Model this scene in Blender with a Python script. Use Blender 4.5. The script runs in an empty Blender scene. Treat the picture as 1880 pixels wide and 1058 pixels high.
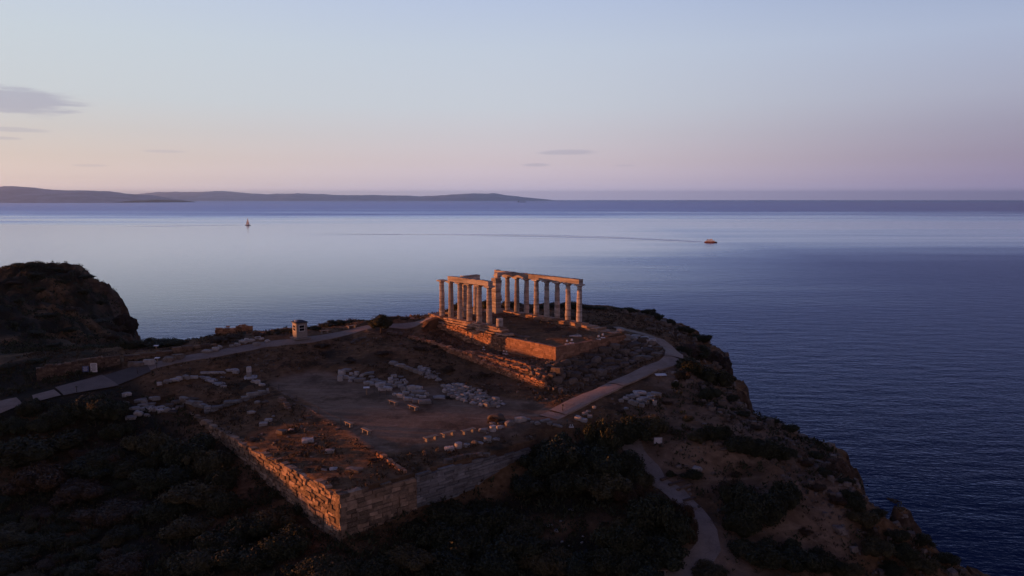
import bpy, bmesh, math, random
import numpy as np
from mathutils import Vector, noise as mnoise
R = math.radians
scene = bpy.context.scene
col = scene.collection

# ------------------------------------------------------------------ camera
F = 1408.0                      # focal length in pixels of the 1880 wide photograph
CAMH = 19.7                     # metres above the temple floor (z = 0)
PITCH = math.atan(163.0 / F)
cam_d = bpy.data.cameras.new('camera'); cam = bpy.data.objects.new('camera', cam_d); col.objects.link(cam)
cam_d.sensor_width = 36.0; cam_d.lens = 36.0 * F / 1880.0
cam_d.clip_start = 0.5; cam_d.clip_end = 200000.0
cam.location = (0, 0, CAMH); cam.rotation_euler = (math.pi / 2 - PITCH, 0, 0)
scene.camera = cam
scene.cycles.use_denoising = True
scene.cycles.max_bounces = 6; scene.cycles.diffuse_bounces = 3; scene.cycles.glossy_bounces = 3
scene.cycles.volume_bounces = 0
scene.view_settings.view_transform = 'Standard'; scene.view_settings.look = 'None'
scene.view_settings.exposure = 0.35; scene.view_settings.gamma = 1.0

# ------------------------------------------------------------------ sun
SUN_ELEV = 2.4
SUN_XY = Vector((-0.993, 0.12)).normalized()     # horizontal direction towards the sun
sd = bpy.data.lights.new('sun', 'SUN'); sun = bpy.data.objects.new('sun', sd); col.objects.link(sun)
sd.energy = 5.0; sd.angle = R(0.5); sd.color = (1.0, 0.31, 0.075)
sdir = Vector((SUN_XY.x * math.cos(R(SUN_ELEV)), SUN_XY.y * math.cos(R(SUN_ELEV)), math.sin(R(SUN_ELEV))))
sun.rotation_euler = sdir.to_track_quat('Z', 'Y').to_euler()

# ------------------------------------------------------------------ world
def lin(c):
    return tuple(((x / 255.0) / 12.92 if x / 255.0 <= 0.04045 else ((x / 255.0 + 0.055) / 1.055) ** 2.4) for x in c)
class NT:
    """small helper to write node trees"""
    def __init__(s, tree): s.t = tree; s.n = tree.nodes; s.l = tree.links
    def node(s, kind, **kw):
        n = s.n.new(kind)
        for k, v in kw.items(): setattr(n, k, v)
        return n
    def put(s, sock, v):
        if v is None: return
        if isinstance(v, bpy.types.NodeSocket): s.l.new(v, sock)
        else: sock.default_value = v
    def math(s, op, a, b=None, c=None, clamp=False):
        n = s.node('ShaderNodeMath', operation=op, use_clamp=clamp)
        s.put(n.inputs[0], a); s.put(n.inputs[1], b); s.put(n.inputs[2], c)
        return n.outputs[0]
    def mixc(s, f, a, b, mode='MIX'):
        n = s.node('ShaderNodeMix', data_type='RGBA', blend_type=mode)
        s.put(n.inputs[0], f)
        for i, v in ((6, a), (7, b)):
            if isinstance(v, tuple) and len(v) == 3: v = v + (1,)
            s.put(n.inputs[i], v)
        return n.outputs[2]
    def ramp(s, f, stops, interp='LINEAR'):
        n = s.node('ShaderNodeValToRGB'); s.put(n.inputs[0], f); cr = n.color_ramp; cr.interpolation = interp
        while len(cr.elements) > 1: cr.elements.remove(cr.elements[0])
        for i, (p, c) in enumerate(stops):
            e = cr.elements[0] if i == 0 else cr.elements.new(p)
            e.position = p
            if not isinstance(c, tuple): c = (c, c, c)
            e.color = c + (1,) if len(c) == 3 else c
        return n.outputs[0]
    def noise(s, vec, scale, detail=4, rough=0.55, dist=0.0, out=0):
        n = s.node('ShaderNodeTexNoise'); s.put(n.inputs['Vector'], vec)
        n.inputs['Scale'].default_value = scale; n.inputs['Detail'].default_value = detail
        n.inputs['Roughness'].default_value = rough; n.inputs['Distortion'].default_value = dist
        return n.outputs[out]
    def mapping(s, vec, scale=(1, 1, 1), rot=(0, 0, 0), loc=(0, 0, 0)):
        n = s.node('ShaderNodeMapping'); s.put(n.inputs['Vector'], vec)
        n.inputs['Scale'].default_value = scale; n.inputs['Rotation'].default_value = rot; n.inputs['Location'].default_value = loc
        return n.outputs[0]
    def smooth(s, v, a, b, c0=0.0, c1=1.0):
        n = s.node('ShaderNodeMapRange', interpolation_type='SMOOTHSTEP')
        s.put(n.inputs[0], v); n.inputs[1].default_value = a; n.inputs[2].default_value = b
        n.inputs[3].default_value = c0; n.inputs[4].default_value = c1
        return n.outputs[0]

world = bpy.data.worlds.new('World'); scene.world = world; world.use_nodes = True
W = NT(world.node_tree)
for n in list(W.n): W.n.remove(n)
wout = W.node('ShaderNodeOutputWorld'); bg = W.node('ShaderNodeBackground'); W.l.new(bg.outputs[0], wout.inputs[0])
sky = W.node('ShaderNodeTexSky', sky_type='NISHITA'); sky.sun_disc = False
sky.sun_elevation = R(SUN_ELEV); sky.sun_rotation = math.atan2(SUN_XY.x, SUN_XY.y)
sky.air_density = 1.0; sky.dust_density = 1.5; sky.ozone_density = 2.0
tc = W.node('ShaderNodeTexCoord').outputs['Generated']
sep = W.node('ShaderNodeSeparateXYZ'); W.l.new(tc, sep.inputs[0])
dx, dy, dz = sep.outputs
elev = W.math('MULTIPLY', W.math('ARCSINE', dz), 180 / math.pi)          # degrees above the horizon
az = W.math('MULTIPLY', W.math('ARCTAN2', dx, dy), 180 / math.pi)        # degrees right of straight ahead
ef = W.math('DIVIDE', W.math('MAXIMUM', elev, 0.0), 90.0, clamp=True)
def sky_ramp(cols):
    # elevations in degrees
    es = [0, 1.2, 2.7, 4.6, 6.7, 10.6, 14.5, 21, 32, 55, 90]
    lift = [2.2, 1.75, 1.3, 1.12, 1.05, 1, 1, 1, 1, 1, 1]      # the low sky is seen through the sea haze: brighter behind it
    es.insert(1, 0.55); cols = cols[:1] + [tuple((a + b) / 2 for a, b in zip(cols[0], cols[1]))] + cols[1:]; lift = [2.75, 2.6] + lift[1:]
    return W.ramp(ef, [(e / 90, tuple(min(1.0, x * k * .5) for x in lin(c))) for e, c, k in zip(es, cols, lift)])
rl = sky_ramp([(190,168,160),(200,180,168),(208,192,180),(208,202,197),(206,211,214),(206,216,224),(198,210,230),(146,176,232),(80,112,196),(38,52,108),(30,36,66)])
rc = sky_ramp([(166,156,174),(184,170,180),(200,186,190),(204,199,205),(203,208,217),(200,210,225),(186,200,228),(126,158,226),(62,92,178),(34,48,100),(30,36,66)])
rr = sky_ramp([(128,116,142),(132,120,146),(142,131,152),(154,149,170),(168,169,190),(174,185,212),(154,170,206),(38,58,132),(12,24,78),(14,21,56),(24,30,60)])
m1 = W.mixc(W.smooth(az, -38, 4), rl, rc)
m2 = W.mixc(W.smooth(az, -4, 42), m1, rr)
# unseen sky behind the camera, pinked and brightened to warm the ambient light
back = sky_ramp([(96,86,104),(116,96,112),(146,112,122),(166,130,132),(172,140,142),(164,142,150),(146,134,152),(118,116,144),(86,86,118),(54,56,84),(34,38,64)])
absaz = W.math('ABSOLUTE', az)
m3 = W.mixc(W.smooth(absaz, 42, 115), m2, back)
# clouds: thin purple streaks, laid out by compass bearing and height above the horizon
cn = W.noise(W.mapping(tc, scale=(6, 6, 60)), 3.0, 5, 0.6)
clouds = [(20, 184, 98, 21, .6), (98, 178, 36, 6, .25), (1040, 280, 60, 5, .38), (985, 303, 28, 3.2, .35), (1148, 304, 22, 2, .2),
          (305, 278, 32, 2.5, .22), (165, 304, 32, 2.5, .2), (20, 238, 50, 4, .3), (8, 254, 24, 2.5, .3)]
cloudmask = None
for cx, cy, rx, ry, op in clouds:
    u0, v0 = (cx - 940) / F, (529 - cy) / F
    d = Vector((u0, math.cos(PITCH) + v0 * math.sin(PITCH), -math.sin(PITCH) + v0 * math.cos(PITCH))).normalized()
    a0 = math.degrees(math.atan2(d.x, d.y)); e0 = math.degrees(math.asin(d.z))
    ra = math.degrees(rx / F); re = math.degrees(ry / F)
    qx = W.math('DIVIDE', W.math('SUBTRACT', az, a0), ra); qy = W.math('DIVIDE', W.math('SUBTRACT', elev, e0), re)
    rr2 = W.math('SQRT', W.math('ADD', W.math('MULTIPLY', qx, qx), W.math('MULTIPLY', qy, qy)))
    rr3 = W.math('ADD', rr2, W.math('MULTIPLY', W.math('SUBTRACT', cn, 0.5), 1.5))
    m = W.smooth(rr3, 0.6, 1.15, op, 0.0)
    cloudmask = m if cloudmask is None else W.math('MAXIMUM', cloudmask, m)
m4 = W.mixc(cloudmask, m3, tuple(x * .55 for x in lin((160, 158, 178))))
nish = W.mixc(1.0, sky.outputs[0], (0.04, 0.04, 0.04, 1), 'MULTIPLY')
fin = W.mixc(0.06, m4, nish)
W.l.new(fin, bg.inputs[0]); bg.inputs[1].default_value = 1.62

# ------------------------------------------------------------------ geometry helpers
def ray(px, py):
    cx = (px - 940) / F; cy = (529 - py) / F
    return np.array([cx, math.cos(PITCH) + cy * math.sin(PITCH), -math.sin(PITCH) + cy * math.cos(PITCH)])
def at(px, py, z):
    d = ray(px, py); k = (z - CAMH) / d[2]
    return np.array([d[0] * k, d[1] * k, z])
# temple frame: t runs along the colonnades (towards the sea), s across them
N1 = np.array([-3.587, 120.1]); U = np.array([math.cos(2.294), math.sin(2.294)]); V = np.array([U[1], -U[0]])
def w2(t, s): p = N1 + U * t + V * s; return p
def w3(t, s, z): p = N1 + U * t + V * s; return (float(p[0]), float(p[1]), float(z))
def to_ts(x, y):
    qx = x - N1[0]; qy = y - N1[1]
    return qx * U[0] + qy * U[1], qx * V[0] + qy * V[1]
def setp(o, label=None, cat=None, group=None, kind=None):
    if label: o['label'] = label
    if cat: o['category'] = cat
    if group: o['group'] = group
    if kind: o['kind'] = kind
    return o
def link(name, me, mat=None, parent=None, loc=None):
    o = bpy.data.objects.new(name, me); col.objects.link(o)
    if mat is not None and me is not None and not me.materials: me.materials.append(mat)
    if parent is not None: o.parent = parent
    if loc is not None: o.location = loc
    return o
def empty(name, loc=(0, 0, 0), rz=0.0):
    o = bpy.data.objects.new(name, None); col.objects.link(o); o.location = loc; o.rotation_euler = (0, 0, rz)
    o.empty_display_size = 0.3
    return o
class MB:
    def __init__(s): s.v = []; s.f = []
    def add(s, vs, fs):
        b = len(s.v); s.v.extend([tuple(map(float, x)) for x in vs]); s.f.extend([tuple(i + b for i in f) for f in fs])
    def box(s, c, d, rz=0.0, jit=0.0, rng=None, taper=1.0, tilt=(0, 0)):
        x, y, z = d[0] / 2, d[1] / 2, d[2] / 2
        vs = []
        for sx, sy, sz in ((-1,-1,-1),(1,-1,-1),(1,1,-1),(-1,1,-1),(-1,-1,1),(1,-1,1),(1,1,1),(-1,1,1)):
            k = taper if sz > 0 else 1.0
            p = [sx * x * k, sy * y * k, sz * z + tilt[0] * sx * x + tilt[1] * sy * y]
            if jit: p = [q + rng.uniform(-jit, jit) for q in p]
            ca, sa = math.cos(rz), math.sin(rz)
            vs.append((c[0] + p[0] * ca - p[1] * sa, c[1] + p[0] * sa + p[1] * ca, c[2] + p[2]))
        s.add(vs, [(0,3,2,1),(4,5,6,7),(0,1,5,4),(1,2,6,5),(2,3,7,6),(3,0,4,7)])
    def cyl(s, c, r0, r1, z0, z1, n=12, cap=True):
        vs = []
        for z, r in ((z0, r0), (z1, r1)):
            for i in range(n): a = 2 * math.pi * i / n; vs.append((c[0] + r * math.cos(a), c[1] + r * math.sin(a), z))
        fs = [(i, (i + 1) % n, n + (i + 1) % n, n + i) for i in range(n)]
        if cap: fs += [tuple(range(n - 1, -1, -1)), tuple(range(n, 2 * n))]
        s.add(vs, fs)
    def tube(s, p, q, r, n=6):
        p = Vector(p); q = Vector(q); d = (q - p).normalized(); a = d.orthogonal().normalized(); b = d.cross(a)
        vs = [tuple(c + (a * math.cos(2 * math.pi * i / n) + b * math.sin(2 * math.pi * i / n)) * r) for c in (p, q) for i in range(n)]
        s.add(vs, [(i, (i + 1) % n, n + (i + 1) % n, n + i) for i in range(n)] + [tuple(range(n - 1, -1, -1)), tuple(range(n, 2 * n))])
    def ball(s, c, r, n=8, sc=(1, 1, 1)):
        vs = [(c[0], c[1], c[2] + r * sc[2])]
        for j in range(1, n):
            ph = math.pi * j / n
            for i in range(2 * n): a = math.pi * i / n; vs.append((c[0] + r * sc[0] * math.sin(ph) * math.cos(a), c[1] + r * sc[1] * math.sin(ph) * math.sin(a), c[2] + r * sc[2] * math.cos(ph)))
        vs.append((c[0], c[1], c[2] - r * sc[2])); m = 2 * n; fs = []
        for i in range(m): fs.append((0, 1 + i, 1 + (i + 1) % m))
        for j in range(n - 2):
            for i in range(m): a = 1 + j * m + i; b = 1 + j * m + (i + 1) % m; fs.append((a, a + m, b + m, b))
        L = len(vs) - 1
        for i in range(m): fs.append((L, 1 + (n - 2) * m + (i + 1) % m, 1 + (n - 2) * m + i))
        s.add(vs, fs)
    def mesh(s, name, smooth=False):
        me = bpy.data.meshes.new(name); me.from_pydata(s.v, [], s.f); me.update()
        if smooth: me.polygons.foreach_set('use_smooth', [True] * len(me.polygons))
        return me
    def build(s, name, mat, parent=None, loc=None, smooth=False):
        return link(name, s.mesh(name, smooth), mat, parent, loc)

# ------------------------------------------------------------------ materials
def new_mat(name):
    m = bpy.data.materials.new(name); m.use_nodes = True; t = NT(m.node_tree)
    b = m.node_tree.nodes['Principled BSDF']; b.inputs['Specular IOR Level'].default_value = 0.25
    return m, t, b
def bump(t, b, h, strength=0.5, dist=0.05, prev=None):
    n = t.node('ShaderNodeBump'); n.inputs['Strength'].default_value = strength; n.inputs['Distance'].default_value = dist
    t.put(n.inputs['Height'], h)
    if prev is not None: t.l.new(prev, n.inputs['Normal'])
    t.l.new(n.outputs[0], b.inputs['Normal']); return n.outputs[0]
def stone_mat(name, c_dark, c_mid, c_light, stain=None, scale=1.0, bstr=0.6, bd=0.06):
    m, t, b = new_mat(name)
    pos = t.node('ShaderNodeNewGeometry')
    rnd = pos.outputs['Random Per Island']; P = pos.outputs['Position']
    rnd = t.math('FRACT', t.math('ADD', rnd, t.node('ShaderNodeObjectInfo').outputs['Random']))
    base = t.ramp(rnd, [(0, c_dark), (0.5, c_mid), (1, c_light)])
    n1 = t.noise(P, 1.7 * scale, 5, 0.62); n2 = t.noise(P, 9.0 * scale, 4, 0.6)
    c = t.mixc(t.smooth(n1, 0.42, 0.7, 0, 0.65), base, c_dark)
    c = t.mixc(t.smooth(n2, 0.45, 0.75, 0, 0.5), c, c_light)
    if name == 'weathered_marble':
        bands = t.noise(t.mapping(P, scale=(.25, .25, 2.6)), 1.0, 4, .6)
        c = t.mixc(t.smooth(bands, .46, .60, 0, .75), c, (.21, .165, .13))
    if stain: c = t.mixc(t.smooth(t.noise(P, 0.8 * scale, 4, 0.7), 0.5, 0.72, 0, 0.8), c, stain)
    t.l.new(c, b.inputs['Base Color']); b.inputs['Roughness'].default_value = 0.9
    bump(t, b, t.math('ADD', n2, t.math('MULTIPLY', n1, 0.8)), bstr, bd)
    return m
M = {}
M['marble'] = stone_mat('weathered_marble', (.30, .27, .24), (.50, .45, .40), (.66, .60, .54), stain=(.36, .26, .19), scale=1.3)
M['rock_marble'] = stone_mat('loose_marble', (.20, .185, .175), (.36, .34, .32), (.56, .53, .51), stain=(.15, .115, .09), scale=1.6)
M['rock_brown'] = stone_mat('brown_boulder', (.09, .07, .055), (.16, .125, .10), (.25, .205, .17), stain=(.06, .05, .04), scale=1.6)
M['poros'] = stone_mat('poros_block', (.18, .09, .05), (.42, .215, .12), (.62, .35, .205), stain=(.11, .06, .035), scale=1.2)
M['step'] = stone_mat('step_block', (.24, .145, .09), (.44, .28, .185), (.60, .42, .30), stain=(.13, .08, .05), scale=1.4)
M['podium'] = stone_mat('podium_block', (.23, .12, .07), (.34, .185, .115), (.46, .26, .165), stain=(.12, .07, .045), scale=1.2)
M['rubble'] = stone_mat('rubble_block', (.09, .062, .048), (.18, .12, .085), (.29, .20, .14), stain=(.06, .045, .035), scale=1.8)
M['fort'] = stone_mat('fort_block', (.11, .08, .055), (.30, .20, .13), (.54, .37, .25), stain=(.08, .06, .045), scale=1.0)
def plain(name, c, rough=0.7, var=0.12, scale=6.0, metal=0.0, bs=0.15):
    m, t, b = new_mat(name)
    P = t.node('ShaderNodeNewGeometry').outputs['Position']
    n = t.noise(P, scale, 4, 0.6)
    dk = tuple(x * (1 - 2 * var) for x in c); lt = tuple(min(1, x * (1 + 2 * var)) for x in c)
    t.l.new(t.ramp(n, [(0.25, dk), (0.75, lt)]), b.inputs['Base Color']); b.inputs['Roughness'].default_value = rough
    b.inputs['Metallic'].default_value = metal
    bump(t, b, n, bs, 0.02); return m
M['path'] = None
M['white'] = plain('white_paint', (.72, .70, .68), 0.5, .06)
M['booth_roof'] = plain('booth_roof', (.05, .05, .055), 0.6)
M['booth_wall'] = plain('booth_wall', (.30, .275, .25), 0.7)
M['glass'] = plain('dark_glass', (.012, .012, .016), 0.15, .05)
M['wood'] = plain('pale_bench_wood', (.34, .24, .16), 0.75)
M['metal'] = plain('dark_metal', (.06, .055, .05), 0.5)
M['plinth'] = plain('concrete', (.24, .22, .20), 0.9, scale=3)
M['blue'] = plain('blue_sign', (.08, .11, .24), 0.5)
M['lamp_glass'] = plain('opal_glass', (.75, .72, .70), 0.3, .02)
M['hull_red'] = plain('red_brown_paint', (.16, .05, .035), 0.5)
M['hull_dark'] = plain('navy_hull', (.03, .035, .06), 0.5)
M['sail'] = plain('sail_cloth', (.7, .66, .62), 0.8)
M['rope'] = plain('rope', (.10, .075, .06), 0.9)
def path_mat(name, c, dark):
    m, t, b = new_mat(name)
    P = t.node('ShaderNodeNewGeometry').outputs['Position']
    n1 = t.noise(P, 0.7, 5, 0.65); n2 = t.noise(P, 7.0, 4, 0.7)
    cc = t.mixc(t.smooth(n1, 0.4, 0.7, 0, 0.7), c, dark); cc = t.mixc(t.smooth(n2, 0.5, 0.8, 0, 0.5), cc, tuple(x * 1.5 for x in c))
    vo = t.node('ShaderNodeTexVoronoi', feature='DISTANCE_TO_EDGE'); t.put(vo.inputs['Vector'], P); vo.inputs['Scale'].default_value = 0.9
    cc = t.mixc(t.smooth(vo.outputs['Distance'], 0.0, 0.03, 0.6, 0.0), cc, dark)
    t.l.new(cc, b.inputs['Base Color']); b.inputs['Roughness'].default_value = 0.9
    bump(t, b, n2, 0.4, 0.04); return m
M['path'] = path_mat('stone_path', (.31, .25, .205), (.20, .155, .12))
M['ramp'] = path_mat('paved_ramp', (.36, .28, .225), (.23, .17, .13))
M['gravel'] = path_mat('gravel_path', (.30, .245, .20), (.18, .14, .11))
M['apron'] = path_mat('concrete_apron', (.22, .18, .15), (.15, .12, .10))
M['asphalt'] = path_mat('dark_paving', (.12, .10, .085), (.09, .075, .062))

# foliage
def leaf_mat(name, a, b_, c):
    m, t, b = new_mat(name)
    g = t.node('ShaderNodeNewGeometry'); oi = t.node('ShaderNodeObjectInfo')
    cc = t.ramp(g.outputs['Random Per Island'], [(0, a), (0.6, b_), (1, c)])
    cc = t.mixc(t.math('MULTIPLY', oi.outputs['Random'], 0.55), cc, tuple(x * y for x, y in zip(b_, (1.35, 0.95, 0.7))))
    n1 = t.noise(g.outputs['Position'], 0.7, 3)
    cc = t.mixc(t.smooth(n1, 0.45, 0.75, 0, 0.6), cc, c)
    t.l.new(cc, b.inputs['Base Color']); b.inputs['Roughness'].default_value = 0.7
    return m
M['leaf'] = leaf_mat('shrub_leaves', (.014, .018, .010), (.032, .039, .019), (.066, .074, .036))
M['leaf_olive'] = leaf_mat('olive_leaves', (.034, .036, .018), (.068, .066, .032), (.115, .105, .052))
M['leaf_dry'] = leaf_mat('dry_scrub', (.03, .024, .015), (.065, .046, .026), (.11, .078, .045))
M['bark'] = plain('bark', (.08, .06, .045), 0.9)

# ------------------------------------------------------------------ terrain heights
def vnoise(x, y, seed=0):
    xi = np.floor(x).astype(np.int64); yi = np.floor(y).astype(np.int64); fx = x - xi; fy = y - yi
    def h(a, b):
        n = (a * 374761393 + b * 668265263 + seed * 1442695041) & 0x7fffffff
        n = ((n ^ (n >> 13)) * 1274126177) & 0x7fffffff
        return ((n ^ (n >> 16)) & 0xffff) / 65535.0
    sx = fx * fx * (3 - 2 * fx); sy = fy * fy * (3 - 2 * fy)
    return (h(xi, yi) * (1 - sx) + h(xi + 1, yi) * sx) * (1 - sy) + (h(xi, yi + 1) * (1 - sx) + h(xi + 1, yi + 1) * sx) * sy
def fbm(x, y, seed=0, octv=4, g=0.5):
    a = 1.0; s = 0.0; t = 0.0
    for o in range(octv):
        s = s + a * (vnoise(x, y, seed + o * 17) - 0.5); t += a; a *= g; x = x * 2.03 + 3.1; y = y * 2.03 + 1.7
    return s / t * 2

ctrl_px = [  # photograph pixel and height of points on the natural ground
 (785,588,-.5),(700,602,-1.4),(640,608,-1.8),(560,622,-2.2),(480,640,-2.9),(400,655,-3.3),(320,670,-3.8),(270,677,-4.1),(200,690,-4.6),(110,720,-5.3),(60,735,-5.7),(0,752,-6.2),
 (700,640,-3.0),(600,650,-3.7),(520,670,-4.2),(640,700,-5.0),(740,670,-4.1),(800,680,-4.6),(720,720,-5.3),(800,740,-5.6),(880,740,-5.6),(960,745,-5.7),
 (500,700,-5.0),(430,680,-4.6),(580,760,-5.6),(640,795,-5.9),(700,826,-6.1),(800,800,-6.0),(900,785,-6.0),(980,765,-5.9),(780,760,-5.8),
 (1010,760,-5.8),(1078,731,-5.2),(1129,708,-4.7),(1197,677,-3.8),(1237,651,-2.9),(1211,625,-2.3),(1160,605,-2.0),
 (1060,772,-6.4),(1180,730,-5.4),(1250,700,-4.7),(1100,790,-7.2),(1300,820,-7.6),(1300,760,-6.6),(1220,790,-7.0),
 (1190,862,-9.5),(1205,880,-9.9),(1240,905,-10.5),(1275,940,-11.2),(1300,975,-12),(1303,1005,-12.5),(1285,1030,-12.9),(1255,1058,-13.3),(1150,810,-7.9),(1170,835,-8.7),
 (1100,563,-2),(1000,560,-1.3),(900,562,-1.0),(1190,574,-2.5),(1235,590,-3.2),(1270,608,-4),(1310,630,-5),(1345,655,-6.6),(1320,700,-8),(1260,660,-3.6),(1345,712,-8.3),
 (1375,745,-8),(1400,765,-8.4),(1460,790,-9),(1530,820,-10),(1550,848,-10.5),(1600,897,-11.5),(1668,925,-12.6),(1670,960,-13.6),(1700,985,-14.8),(1750,1020,-16.5),(1810,1058,-18.5),
 (1450,860,-9.8),(1400,920,-11),(1500,950,-12.2),(1450,1058,-14),(1600,1058,-16),(1650,1000,-14.6),(1350,1000,-12.9),(1330,880,-10.2),
 (850,566,-1.0),(790,577,-.9),(745,583,-1.2),(700,588,-1.6),(640,592,-2.0),(600,598,-2.3),(535,606,-2.6),(440,613,-3.1),(400,618,-3.4),(330,630,-4.3),
 (100,660,-3.9),(200,652,-3.9),(60,668,-4.2),(0,700,-5.2),(30,715,-5.5),
 (508,899,-9.9),(459,853,-9.0),(396,801,-8.15),(345,762,-7.2),(618,996,-10.9),(581,965,-10.8),(760,941,-10.4),(850,905,-10.0),(1000,860,-9.0),
 (622,1058,-11.4),(700,1058,-11.8),(850,1058,-12.3),(1000,1058,-12.8),(1100,1000,-11.9),(1020,930,-10.6),(1100,900,-9.9),
 (400,1058,-11.9),(200,1058,-12.2),(0,1058,-12.4),(250,820,-8.9),(100,790,-7.9),(0,800,-8.2),(100,880,-10.2),(0,920,-10.9),(300,910,-10.6),(420,930,-10.6),(250,755,-7.1),(200,735,-6.1),(160,760,-6.8)]
ctrl_ts = [(11,-8.5,-2.75),(6,-8.5,-2.9),(2.6,-8.5,-3.25),(-6.6,-8.5,-4.15),(-12.3,-8.5,-4.8),(-20.2,-8.5,-5.5),(-23.5,-8.5,-5.7),(-24,-4,-5.4),(-23.5,3,-4.7),(-22,9,-3.9),(-20,14,-3.0),(-16,17,-2.0),(-5,17,-1.4),(6,17,-1.1),
           (15,-1.5,-.7),(16,4,-.6),(17,10,-.8),(13,-5,-2.2),(15,-3,-1.3),(11,-4.5,-2.6),(18,-4,-1.2),(-16,-15,-5.2),(-4,-14,-4.6)]
ctrl_xy = [(-140,201,-.4),(-133,200,.2),(-126,200,1.3),(-120,200,1.9),(-113,200,.6),(-107,200,-3.4),(-103,200,-8.4),(-100,200,-12),(-98,200,-16),(-120,175,-3.6),(-109,175,-4.6),(-95,160,-7.4),(-94.6,180,-11),(-84,168,-12.5),
           (-88,140,-7.8),(-78,140,-8.2),(-68,134,-7.2),(-96,147,-7.0),(-93,128,-6.2),(-76,124,-4.9),(-105,160,-4.2),(-130,230,-22),(-160,220,-4),
           (-139,93,-3.2),(-140,87,-3.9),(-141,81,-4.9),(-137,104,-1.0),(-136.7,115,.5),(-135,130,2.4),(-134,142,-.3),(-135,165,.5),(-142,182,.3),(-160,150,0),(-165,110,-4),(-112,110,-5.8),(-112,92,-7.5),(-220,150,-8),(-220,60,-14),  # holds an unseen ridge left of view, shaped to cast the wall's shadow line
           (-95,95,-7.4),(-100,75,-9.5),(-70,60,-12),(-20,45,-13.2),(30,45,-14.5),(0,0,-17),(-80,0,-18),(60,0,-24),(50,50,-20),(-20,-60,-24),(-200,-40,-22)]
pts = []
for px, py, z in ctrl_px:
    p = at(px, py, z); pts.append((p[0], p[1], z))
for t_, s_, z in ctrl_ts: p = w2(t_, s_); pts.append((p[0], p[1], z))
for x_, y_, z in ctrl_xy: pts.append((x_, y_, z))
pts = np.array(pts)
def _phi(r2): return 0.5 * r2 * np.log(r2 + 1e-9)
_n = len(pts); SC = 50.0
_P = pts[:, :2] / SC
_K = _phi(((_P[:, None, :] - _P[None, :, :]) ** 2).sum(-1)) + np.eye(_n) * 4e-4
_A = np.zeros((_n + 3, _n + 3)); _A[:_n, :_n] = _K; _A[:_n, _n] = 1; _A[:_n, _n + 1:] = _P; _A[_n, :_n] = 1; _A[_n + 1:, :_n] = _P.T
_w = np.linalg.solve(_A, np.concatenate([pts[:, 2], [0, 0, 0]]))
def natural(x, y):
    x = np.asarray(x, float) / SC; y = np.asarray(y, float) / SC
    out = _w[_n] + _w[_n + 1] * x + _w[_n + 2] * y
    for i in range(_n): out = out + _w[i] * _phi((x - _P[i, 0]) ** 2 + (y - _P[i, 1]) ** 2)
    return out
coast = []
for px, py, z in [(1810,1058,-18.5),(1750,1020,-16.5),(1700,985,-14.8),(1672,962,-13.6),(1668,925,-12.6),(1600,897,-11.5),(1556,875,-11),(1550,848,-10.5),(1530,820,-10),(1460,790,-9),(1400,765,-8.4),(1375,745,-8),(1345,712,-8.3),
                  (1356,685,-7.6),(1340,650,-6.2),(1305,627,-4.9),(1270,607,-4),(1235,589,-3.2),(1190,573,-2.5),(1100,562,-2),(1000,558,-1.4),(900,560,-1.1),(850,564,-1.0),(790,575,-.9),(745,580,-1.2),(700,586,-1.6),(640,589,-2),(600,595,-2.3),
                  (535,603,-2.6),(440,609,-3.1),(400,613,-3.4),(330,626,-4.3)]:
    p = at(px, py, z); coast.append((p[0], p[1]))
coast = [(62, -60), (58, 20), (54, 55)] + coast + [(-65, 136), (-87, 168), (-102.5, 200), (-111, 214), (-130, 226), (-200, 235), (-420, 240), (-420, -160), (62, -160)]
COAST = np.array(coast)
def coast_dist(x, y):
    """positive outside the land"""
    x = np.asarray(x, float); y = np.asarray(y, float)
    best = np.full(x.shape, 1e9); inside = np.zeros(x.shape, bool)
    n = len(COAST)
    for i in range(n):
        ax, ay = COAST[i]; bx, by = COAST[(i + 1) % n]
        ex, ey = bx - ax, by - ay
        k = np.clip(((x - ax) * ex + (y - ay) * ey) / (ex * ex + ey * ey), 0, 1)
        d = (x - ax - ex * k) ** 2 + (y - ay - ey * k) ** 2
        best = np.minimum(best, d)
        c = ((ay > y) != (by > y)) & (x < (bx - ax) * (y - ay) / (by - ay + 1e-12) + ax)
        inside ^= c
    return np.where(inside, -np.sqrt(best), np.sqrt(best))
SEA = -60.0
def seg_dist(x, y, poly):
    best = np.full(np.shape(x), 1e9)
    for (ax, ay), (bx, by) in zip(poly[:-1], poly[1:]):
        ex, ey = bx - ax, by - ay
        k = np.clip(((x - ax) * ex + (y - ay) * ey) / (ex * ex + ey * ey), 0, 1)
        best = np.minimum(best, (x - ax - ex * k) ** 2 + (y - ay - ey * k) ** 2)
    return np.sqrt(best)
# path centre lines
def pxline(l): return [tuple(at(*p)[:2]) for p in l]
PATH_L = pxline([(270,676,-4.1),(320,666,-3.8),(400,652,-3.3),(480,637,-2.9),(560,623,-2.2),(620,613,-1.9),(680,601.5,-1.5),(738,593,-1.1),(792,584.5,-.5)])
PATH_R = pxline([(1006,763,-5.8),(1023,755,-5.7),(1078,731,-5.2),(1129,708,-4.7),(1197,677,-3.8),(1222,668,-3.4),(1237,657,-3.05),(1238,644,-2.75),(1226,633,-2.5),(1205,624,-2.3),(1165,612,-2.1),(1130,603,-1.9)])
PATH_G = pxline([(1140,795,-7.5),(1158,818,-8.2),(1175,842,-8.9),(1190,862,-9.5),(1207,882,-9.9),(1240,905,-10.5),(1272,937,-11.2),(1295,972,-12),(1301,1003,-12.5),(1283,1032,-12.9),(1252,1060,-13.4),(1200,1110,-14)])
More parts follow.
